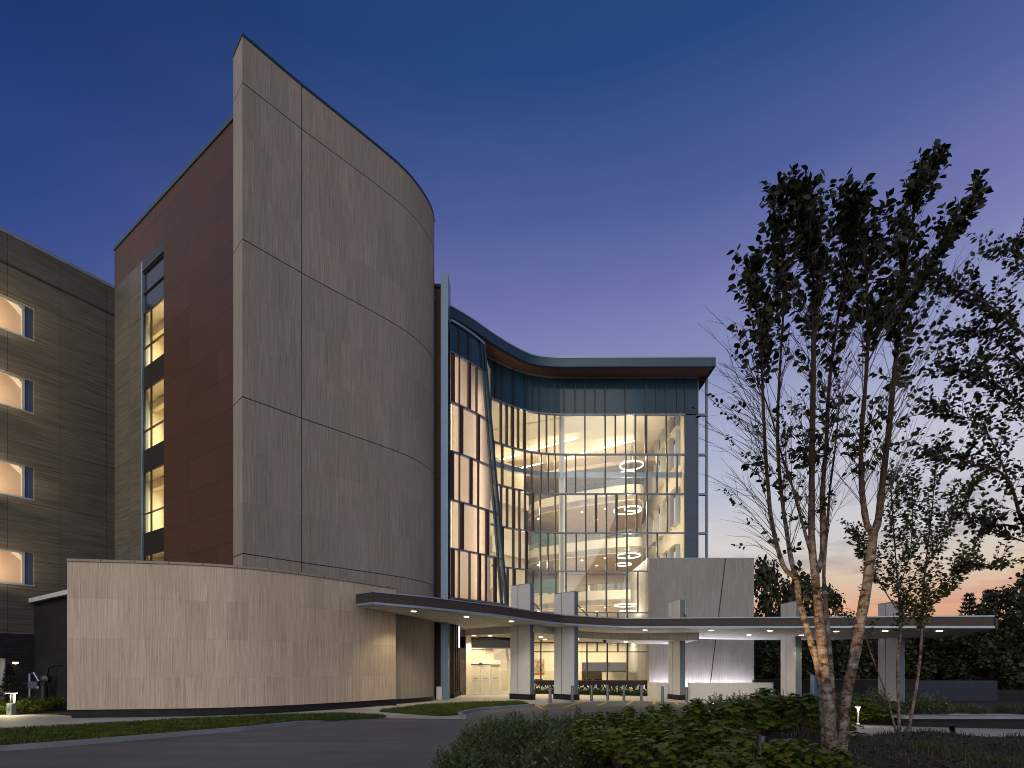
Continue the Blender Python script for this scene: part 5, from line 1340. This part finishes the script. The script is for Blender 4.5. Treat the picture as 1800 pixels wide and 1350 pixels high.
mb = MB(); mb.ribbon(fac_pts(915, 1143), .15, 1.1, -.4, lambda x, y: gz(x) + .03); o = mb.build('flower_bed_soil', MULCH); o['kind'] = 'structure'

# lime green perennials round the path light at the left
lime = [boxleaf(s, 'x', 'lit yellow green plants beside the path light', LEAF_LIME, .13, .45) for s in (31, 32)]
for lx in lime: lx.name = 'garden_perennial'
for px, d, s in ((-12, 22.2, .9), (8, 22.8, .8), (36, 22.2, .8), (54, 22.8, .95), (74, 22.6, .75), (88, 23.0, .9), (106, 23.4, .85), (-40, 22, .9), (60, 21.6, .55), (2, 21.4, .5)):
    x, y = XY(px, d)
    pr = lime[rnd.randrange(2)]
    if pr.name not in used: used[pr.name] = 1; o = pr
    else: o = copy_tree(pr)
    o.location = (x, y, .01); o.rotation_euler.z = rnd.uniform(0, 6.28); o.scale = (s, s, s); o['label'] = 'yellow green leafy plant ' + ('right of the square path light by the brick annex' if px > 20 else 'left of the square path light by the brick annex')
# small dark conifer by the door
t = thing('conifer_shrub', 'small dark upright conifer beside the white door frame', 'shrub', XY(16, 24.4) + (0,))
lv = Leaves(Leaves.NARROW); r9 = random.Random(3)
for k in range(1500):
    h = r9.random() ** 1.2 * 2.1; r = .48 * (1 - h / 2.25) * r9.uniform(.4, 1); a = r9.uniform(0, 6.283)
    p = Vector(t.location) + Vector((r * math.cos(a), r * math.sin(a), h)); lv.add(p, (math.cos(a), math.sin(a), .9), rvec(r9), r9.uniform(.08, .16), r9)
lv.build('foliage', LEAF_CONIFER, t)
mb = MB(); mb.tube([Vector(t.location) - Vector((0, 0, .1)), Vector(t.location) + Vector((0, 0, 1.9))], [.05, .01], 6); mb.build('trunk', BARK, t)

# thin grass on the mound
grass_area('mound_grass', [(3.4, 5.2), (5.2, 5.0), (9.5, 6.5), (9.8, 11.0), (4.6, 11.0), (4.2, 7.6)], 6500, .085, TUFT, bed_z, 17, 'thin dark grass and clover growing through the mulch mound', .005, .16)
# bark chips
r9 = random.Random(77); mb = MB()
for k in range(12000):
    x = r9.uniform(.3, 9); y = r9.uniform(3.6, 9.5); z = bed_z(x, y) + .006; a = r9.uniform(0, 3.14); l = r9.uniform(.012, .04); w = l * .35
    ca, sa = math.cos(a), math.sin(a); q = [(-l, -w), (l, -w), (l, w), (-l, w)]; tl = [r9.uniform(-.012, .012) for _ in q]
    mb.face([(x + ca * u - sa * v, y + sa * u + ca * v, z + tt) for (u, v), tt in zip(q, tl)])
o = mb.build('bark_chips', M_ground('bark chip', (.02, .014, .01), (.075, .055, .045), 8, .85, .2, 20)); tag(o, 'loose dark bark chips scattered over the mulch mound', 'mulch', None, 'stuff')

# ================================================================== BACKGROUND TREES
def bgtree(seed, h, w, label):
    rnd = random.Random(seed); t = thing('deciduous_tree', label, 'tree', (0, 0, 0), 'dark trees beyond the canopy')
    tb = MB(); lv = Leaves(Leaves.CARD)
    tb.tube([(0, 0, -.5), (.15, .1, h * .3), (0, 0, h * .62)], [w * .035, w * .025, w * .012], 7)
    cl = []
    for c in range(46):
        a = rnd.uniform(0, 6.283); zz = rnd.uniform(.12, 1.0); rr = w * .5 * math.sin(math.pi * min(1, (zz * .8 + .16))) ** .7 * rnd.uniform(.35, 1.0)
        cl.append((Vector((rr * math.cos(a), rr * math.sin(a), zz * h * .93)), rnd.uniform(.09, .16) * w))
    for c, r in cl:
        if rnd.random() < .5: tb.tube([(0, 0, c.z * .55), tuple(c)], [w * .01, w * .004], 4, cap=False)
        for k in range(80):
            v = rvec(rnd); q = c + v * r * rnd.uniform(.55, 1.05)
            lv.add(q, rvec(rnd) + Vector((0, 0, -.2)), v + Vector((0, 0, .4)), rnd.uniform(.22, .46), rnd, .1)
    tb.build('trunk', BARK, t, local=True); lv.build('crown', LEAF_DARK, t, local=True); return t
def conifer(seed, h, w, label):
    rnd = random.Random(seed); t = thing('conifer_tree', label, 'tree', (0, 0, 0), 'dark conifers beyond the right wall')
    tb = MB(); lv = Leaves(Leaves.NARROW)
    tb.tube([(0, 0, -.5), (0, 0, h * .97)], [.2, .02], 7)
    z = .6
    while z < h:
        r = w * .5 * (1 - z / h) ** .85 + .12
        for k in range(8):
            a = 6.283 * k / 8 + rnd.uniform(-.35, .35); rr = r * rnd.uniform(.75, 1.1)
            tip = Vector((rr * math.cos(a), rr * math.sin(a), z + rr * .18)); tb.tube([(0, 0, z), tuple(tip)], [.03, .01], 3, cap=False)
            for j in range(int(10 + rr * 16)):
                s_ = rnd.uniform(.15, 1); q = Vector((tip.x * s_, tip.y * s_, z + (tip.z - z) * s_)); v = rvec(rnd)
                lv.add(q, v + Vector((math.cos(a), math.sin(a), -.1)), rvec(rnd), rnd.uniform(.2, .36), rnd)
        z += h * .045
    tb.build('trunk', BARK, t, local=True); lv.build('crown', LEAF_CONIFER, t, local=True); return t
bg = [bgtree(s, 10, 8, 'x') for s in (1, 2, 3)]; cn = [conifer(s, 8, 5.2, 'x') for s in (4, 5)]
seen = set()
def bplace(pool, px, d, h, w, label):
    pr = pool[rnd.randrange(len(pool))]
    if pr.name in seen: o = copy_tree(pr)
    else: seen.add(pr.name); o = pr
    x, y = XY(px, d); bh, bw = (10, 8) if pool is bg else (8, 5.2)
    o.location = (x, y, -.5); o.rotation_euler.z = rnd.uniform(0, 6.28); o.scale = (w / bw, w / bw, h / bh); o['label'] = label
def hz(py, d): return (HY - py) / F * d + EYE + .5
for px, py, d, w, lab in ((1352, 985, 58, 7.5, 'tall dark tree directly right of the stone block'), (1405, 1000, 60, 6.5, 'dark round tree second right of the stone block'), (1456, 1030, 58, 6.0, 'dark tree behind the birch stems'),
        (1500, 1085, 54, 7, 'low dark tree under the canopy between birch and young tree'), (1330, 1075, 52, 6, 'dark tree filling the gap beneath the canopy beside the block'), (1380, 1080, 50, 6, 'dark tree behind the column left of the birch'),
        (1440, 1095, 50, 6.5, 'dark tree behind the blue kiosk'), (1545, 1090, 52, 7, 'dark tree behind the far right column'), (1600, 1088, 52, 7, 'dark tree behind the young tree stems'), (1655, 1092, 50, 7, 'dark tree above the dark blue wall panels'),
        (1705, 1085, 50, 7, 'dark tree under the right tip of the canopy'), (1775, 1035, 46, 7.5, 'tall dark tree at the right edge of the picture'), (1835, 1000, 48, 8, 'dark tree cut off by the right edge of the picture'), (1745, 1090, 46, 6, 'low dark tree below the conifers')):
    bplace(bg, px, d, hz(py, d), w, lab)
for px, py, d, w, lab in ((1704, 1042, 58, 6.0, 'pointed dark conifer left of a second, right of the canopy tip'), (1738, 1036, 60, 6.6, 'pointed dark conifer touching the taller edge trees')):
    bplace(cn, px, d, hz(py, d), w, lab)
mb = MB()
hed = Leaves(Leaves.CARD); r9 = random.Random(9)
for k in range(15000):
    x = r9.uniform(18, 66); y = 62 + r9.uniform(-2.2, 2.2); hed.add((x, y, r9.uniform(-.6, 5.4 + .7 * math.sin(x * .6))), rvec(r9), rvec(r9) + Vector((0, -.6, .3)), r9.uniform(.35, .7), r9)
o = hed.build('far_wood', LEAF_DARK); tag(o, 'dark wooded belt closing the view under the canopy', 'wood', None, 'stuff')

# ================================================================== SMALL THINGS
# rear wall
t = thing('boundary_wall', 'long dark brick boundary wall with a blue black panelled stretch at the right', 'wall', (26, 36, gz(22)))
W = lambda px, d=36.2: XY(px, d)
mb = MB(); mb.box(W(1326)[0], W(1612)[0], 36.2, 36.5, -1, P(0, 1196, 36.2).z); mb.build('brick_wall', BRICK, t)
mb = MB(); mb.box(W(1612)[0] + .003, W(1752)[0], 36.15, 36.5, -1, P(0, 1196.5, 36.2).z); mb.build('panel', M_plain('blue black panel', (.012, .018, .035), .45), t)
mb = MB(); mb.box(W(1752)[0] + .003, W(1990)[0], 36.2, 36.5, -1, P(0, 1213, 36.2).z); mb.build('brick_wall', BRICK, t)
mb = MB(); mb.box(W(1326)[0], W(1612)[0], 36.17, 36.52, P(0, 1196, 36.2).z + .002, P(0, 1196, 36.2).z + .06); mb.build('coping', DARK, t)
# low seat wall
t = thing('seat_wall', 'low dark seat wall with pale stone cap along the garden path', 'wall', (17, 19.3, gz(17)))
x0 = XY(1587, 19.4)[0]
mb = MB(); mb.box(x0, 42, 19.3, 19.7, -.8, .02); mb.build('brick_base', BRICK, t)
mb = MB(); mb.box(x0 - .1, 42, 19.15, 19.85, .023, .13); mb.build('cap', KERB, t)
# stepping slabs in the raised bed
for px, wd in ((1618, 26), (1668, 44), (1730, 60), (1800, 60)):
    mb = MB(); xa = XY(px - wd / 2, 23)[0]; xb = XY(px + wd / 2, 23)[0]; mb.prism([(xa, 22.4), (xb, 22.4), (xb - .2, 24.2), (xa - .2, 24.2)], -.5, gz(17) + .10)
    o = mb.build('stone_slab', KERB, loc=(xa, 23, gz(17))); tag(o, 'pale flat stone slab lying in the planting behind the seat wall', 'slab', 'stone slabs behind the seat wall')
# blue kiosk
t = thing('blue_kiosk', 'slim blue upright box half hidden by the birch stem', 'kiosk', XY(1434, 33) + (gz(20),))
x, y = XY(1434, 33)
mb = MB(); mb.box(x - .22, x + .22, y - .15, y + .15, gz(20) - .1, P(0, 1187, 33).z); mb.build('body', BLUE, t)
mb = MB(); mb.box(x - .27, x - .222, y - .17, y + .17, gz(20) - .1, P(0, 1186, 33).z); mb.build('side_strip', METAL_LIGHT, t)
# path lights
def slim_light(px, py_b, py_t, label):
    x, y = G(px, py_b); h = P(0, py_t, y).z - gz(x)
    t = thing('path_light', label, 'path light', (x, y, gz(x)), 'slim path lights')
    mb = MB(); mb.lathe((x, y, gz(x)), [(.07, 0), (.07, .03), (.03, .05), (.03, h * .5), (.045, h * .8), (.085, h - .05)], 12); mb.build('post', WHITE_METAL, t, smooth=True)
    mb = MB(); mb.lathe((x, y, gz(x) + h), [(.10, -.03), (.10, 0), (0, .01)], 16); mb.build('head', WHITE_METAL, t)
    mb = MB(); mb.lathe((x, y, gz(x) + h), [(.0, -.035), (.095, -.035), (.085, -.05), (0, -.05)], 16); mb.build('lamp', E_PATH, t)
    lamp('POINT', 'path_lamp', (x, y - .05, gz(x) + h - .14), 26, (1.0, .82, .5), t, shadow_soft_size=.06)
slim_light(1508, 1274, 1241, 'slim lit path light between the birch and the young tree')
slim_light(1252.5, 1250, 1234, 'tiny glowing path light among the shrubs before the planter wall')
t = thing('square_path_light', 'square bollard light glowing beside the yellow green plants', 'path light', XY(20, 20.9) + (0,))
x, y = XY(20, 20.9)
mb = MB(); mb.box(x - .10, x + .10, y + .06, y + .1, 0, .92); mb.box(x - .10, x - .06, y - .1, y + .058, 0, .5); mb.box(x + .06, x + .10, y - .1, y + .058, 0, .5); mb.box(x - .11, x + .11, y - .11, y + .11, -.05, .16); mb.build('body', METAL_LIGHT, t)
mb = MB(); mb.box(x - .16, x + .16, y - .16, y + .16, .922, .98); mb.build('cap', DARK, t)
mb = MB(); mb.box(x - .13, x + .13, y - .13, y + .13, .895, .92); mb.build('lamp', E_PATH, t)
mb = MB(); mb.box(x - .014, x + .014, y - .04, y + .05, .16, .89); mb.build('divider', DARK, t)
lamp('POINT', 'path_lamp', (x, y - .14, .78), 110, (1.0, .80, .42), t, shadow_soft_size=.08)
# small wall lantern lit behind the conifer
t = thing('wall_lantern', 'small round lit lantern on the dark brick wall above the conifer', 'wall lamp', AW(4.35, 2.6, -.2))
c = Vector(AW(4.35, P(0, 1163, 26).z, -.25))
mb = MB(); mb.lathe(tuple(c), [(0, .09), (.16, .05), (.2, 0), (.19, -.01)], 16); mb.build('shade', DARK, t, smooth=True)
mb = MB(); mb.lathe(tuple(c), [(0, -.02), (.12, -.02), (.1, -.1), (0, -.13)], 14); mb.build('bulb', E_PATH, t, smooth=True)
mb = MB(); mb.beam(c + Vector((0, 0, .03)), Vector(AW(4.35, c.z + .03, .02)), .05, .05); mb.build('bracket', DARK, t)
# spotlights
def spot(px, py, d, tilt, label, s=1.0, target=None, energy=0):
    c = P(px, py, d); t = thing('garden_spotlight', label, 'spotlight', (c.x, c.y, bed_z(c.x, c.y)))
    ax = Vector(tilt).normalized()
    mb = MB(); mb.tube([c - ax * .09 * s, c - ax * .085 * s, c + ax * .10 * s, c + ax * .101 * s], [.03 * s, .045 * s, .05 * s, .044 * s], 16); mb.build('housing', BLACK, t, smooth=True)
    mb = MB(); e = c + ax * .09 * s; mb.tube([e, e + ax * .006], [.043 * s, .043 * s], 16); mb.build('lens', E_WARM, t)
    mb = MB(); b = bed_z(c.x, c.y); mb.tube([c - ax * .08 * s, (c.x - ax.x * .08, c.y, c.z - .14 * s), (c.x - ax.x * .08, c.y, b - .1)], .014 * s, 8); mb.build('stake', BLACK, t)
    if energy: lamp('SPOT', 'garden_lamp', c + ax * (.12 * s), energy, (1.0, .66, .3), t, target=target, spot_size=R(44), spot_blend=.5, shadow_soft_size=.03)
    return t
spot(1674, 1283, 10.2, (-.35, -.2, 1), 'small black spotlight with a lit face at the edge of the garden path', 1.0, P(1617, 1150, 10.3), 120)
ts_ = spot(1338, 1312, 5.2, (.22, .1, 1), 'black garden spotlight in the foreground aimed up at the birch', 1.05)
mb = MB(); c = P(1332, 1348, 5.2); mb.box(c.x - .07, c.x + .07, c.y - .06, c.y + .06, bed_z(c.x, c.y) - .1, c.z + .03); mb.build('junction_box', BLACK, ts_)
lamp('SPOT', 'garden_lamp', P(1339, 1304, 5.25), 330, (1.0, .64, .26), ts_, target=P(1437, 1075, 6.5), spot_size=R(36), spot_blend=.6, shadow_soft_size=.03)
t2 = spot(1418, 1330, 5.9, (.12, .2, 1), 'black garden spotlight hidden in leaves at the foot of the birch', .9)
lamp('SPOT', 'garden_lamp', P(1418, 1318, 5.85), 90, (1.0, .64, .28), t2, target=P(1440, 1050, 6.5), spot_size=R(46), spot_blend=.6, shadow_soft_size=.03)
# gas meter set against the annex
q = Vector(XY(72, 24.9) + (0,))
t = thing('gas_meter', 'dark gas meter set with round regulator and pipes against the brick annex', 'gas meter', q)
mb = MB(); mb.tube([q + Vector((-.55, 0, .25)), q + Vector((-.55, 0, 1.65)), q + Vector((-.35, 0, 1.72)), q + Vector((-.1, 0, 1.3))], .045, 8); mb.build('riser_pipe', METAL_LIGHT, t, smooth=True)
mb = MB(); mb.tube([q + Vector((-.9, 0, 1.15)), q + Vector((.25, 0, 1.15))], .06, 8); mb.tube([q + Vector((.2, 0, 1.2)), q + Vector((.35, 0, 1.95)), q + Vector((.7, 0.05, 2.1)), q + Vector((1.4, -.2, 2.1))], .06, 8); mb.tube([q + Vector((.15, 0, 0)), q + Vector((.15, 0, 1.1))], .14, 10); mb.build('pipework', DARK, t, smooth=True)
mb = MB(); mb.tube([q + Vector((.25, -.2, 1.4)), q + Vector((.25, -.12, 1.4)), q + Vector((.25, .1, 1.4)), q + Vector((.25, .16, 1.4))], [.08, .2, .2, .1], 18); mb.build('regulator', M_plain('regulator paint', (.02, .028, .035), .4), t, smooth=True)
mb = MB(); mb.box(q.x - .5, q.x - .05, q.y - .16, q.y + .1, .95, 1.28); mb.build('meter_body', M_plain('meter paint', (.05, .06, .10), .5), t)
mb = MB(); mb.tube([q + Vector((.02, -.2, 1.0)), q + Vector((.02, -.16, 1.0))], .06, 14); mb.build('gauge', METAL_LIGHT, t)

# ================================================================== CAMERA, SKY, FILL LIGHT
cam = bpy.data.cameras.new('camera'); co = bpy.data.objects.new('camera', cam); COL.objects.link(co)
co.location = (0, 0, EYE); co.rotation_euler = (R(90), 0, 0)
cam.sensor_width = 36; cam.lens = F * 36 / 1800; cam.shift_y = (HY - 675) / 1800; cam.clip_end = 3000; cam.clip_start = .1
scene.camera = co

world = bpy.data.worlds.new('World'); scene.world = world; world.use_nodes = True
class WT(NT):
    def __init__(s):
        s.t = world.node_tree
        for n in list(s.t.nodes): s.t.nodes.remove(n)
        s.out = s.t.nodes.new('ShaderNodeOutputWorld')
w = WT()
def srgb(r, g, b):
    f = lambda c: (c / 255 / 12.92) if c <= 10 else ((c / 255 + .055) / 1.055) ** 2.4
    return (f(r), f(g), f(b))
dirv = w.n('TexCoord').outputs['Generated']
sx = w.n('SeparateXYZ', Vector=dirv)
flat = w.n('VectorMath', {'operation': 'NORMALIZE'}, i0=w.n('CombineXYZ', X=sx.outputs[0], Y=sx.outputs[1], Z=0.0).outputs[0])
az = R(30)
dot = w.n('VectorMath', {'operation': 'DOT_PRODUCT'}, i0=flat.outputs[0], i1=(math.sin(az), math.cos(az), 0)).outputs['Value']
zz = w.n('Math', {'operation': 'MAXIMUM'}, i0=sx.outputs[2], i1=0.0).outputs[0]
sun_side = w.ramp(zz, [(0.0, srgb(206, 122, 108)), (.09, srgb(220, 168, 138)), (.15, srgb(222, 202, 178)), (.21, srgb(210, 207, 206)), (.30, srgb(196, 201, 214)), (.40, srgb(170, 176, 206)), (.49, srgb(138, 146, 190)), (.57, srgb(114, 120, 175)), (.66, srgb(80, 96, 155)), (.76, srgb(38, 73, 128)), (1.0, srgb(16, 40, 80))])
far_side = w.ramp(zz, [(0.0, srgb(112, 122, 176)), (.25, srgb(84, 104, 166)), (.45, srgb(50, 76, 142)), (.58, srgb(38, 66, 130)), (.7, srgb(26, 52, 108)), (.8, srgb(20, 45, 94)), (1.0, srgb(12, 28, 64))])
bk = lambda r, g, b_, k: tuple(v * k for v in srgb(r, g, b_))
back_fill = w.ramp(zz, [(0.0, bk(205, 200, 194, 2.0)), (.2, bk(192, 192, 192, 1.9)), (.5, bk(146, 156, 172, 1.7)), (1.0, srgb(70, 84, 120))])  # sky behind the camera, brightened beyond dusk level to light the facades
f1 = w.n('MapRange', {'interpolation_type': 'SMOOTHSTEP'}, Value=dot, i1=0.15, i2=0.98)
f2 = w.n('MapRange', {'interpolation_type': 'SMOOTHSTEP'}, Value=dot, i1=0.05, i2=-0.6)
c = w.mix(f1.outputs[0], far_side, sun_side)
c = w.mix(f2.outputs[0], c, back_fill)
cl = w.n('TexNoise', Vector=w.n('Mapping', Vector=dirv, Scale=(2.6, 2.6, 15.0)).outputs[0], Scale=1.6, Detail=6.0, Roughness=.6)
clm = w.ramp(cl.outputs[0], [(.46, (0, 0, 0)), (.64, (1, 1, 1))])
band = w.ramp(zz, [(0.02, (0, 0, 0)), (.09, (1, 1, 1)), (.24, (.75, .75, .75)), (.34, (0, 0, 0))])
m = w.n('Math', {'operation': 'MULTIPLY'}, i0=clm, i1=band)
m2 = w.n('Math', {'operation': 'MULTIPLY'}, i0=m.outputs[0], i1=.9)
ccol = w.ramp(zz, [(.06, srgb(214, 104, 96)), (.13, srgb(206, 140, 130)), (.18, srgb(150, 140, 160)), (.3, srgb(150, 152, 182))])
c = w.mix(m2.outputs[0], c, ccol)
hz_n = w.n('TexNoise', Vector=w.n('Mapping', Vector=dirv, Scale=(1.3, 1.3, 4.5), Rotation=(0.2, 0.3, 0)).outputs[0], Scale=1.5, Detail=5.0, Roughness=.55)
c = w.mul(c, w.ramp(hz_n.outputs[0], [(.3, (.86, .90, .94)), (.7, (1.16, 1.07, 1.03))]))
SUN_EL, SUN_AZ = R(1.0), az
skyt = w.n('TexSky', {'sky_type': 'NISHITA', 'sun_disc': False, 'sun_elevation': SUN_EL, 'sun_rotation': SUN_AZ})
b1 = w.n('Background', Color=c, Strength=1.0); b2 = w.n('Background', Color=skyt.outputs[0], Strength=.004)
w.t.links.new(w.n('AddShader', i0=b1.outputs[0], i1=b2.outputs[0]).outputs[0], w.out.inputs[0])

sl = bpy.data.lights.new('rear_fill', 'SUN'); so = bpy.data.objects.new('rear_fill', sl); COL.objects.link(so)  # broad fill added from behind the camera, away from the sunset side
sl.energy = .9; sl.angle = R(50); sl.color = (1.0, .95, .88)
so.rotation_euler = (Vector((0.25, 1.0, -.45))).to_track_quat('-Z', 'Y').to_euler()

vs = scene.view_settings
vs.view_transform = 'Standard'; vs.look = 'None'; vs.exposure = 0; vs.gamma = 1; vs.use_curve_mapping = False
scene.render.engine = 'CYCLES'
cy = scene.cycles
cy.use_denoising = True; cy.filter_width = 1.0; scene.render.filter_size = 1.0
try: cy.denoiser = 'OPENIMAGEDENOISE'
except Exception: pass
cy.max_bounces = 8; cy.transparent_max_bounces = 24; cy.diffuse_bounces = 4; cy.glossy_bounces = 3; cy.transmission_bounces = 4
cy.sample_clamp_indirect = 6.0; cy.caustics_reflective = False; cy.caustics_refractive = False
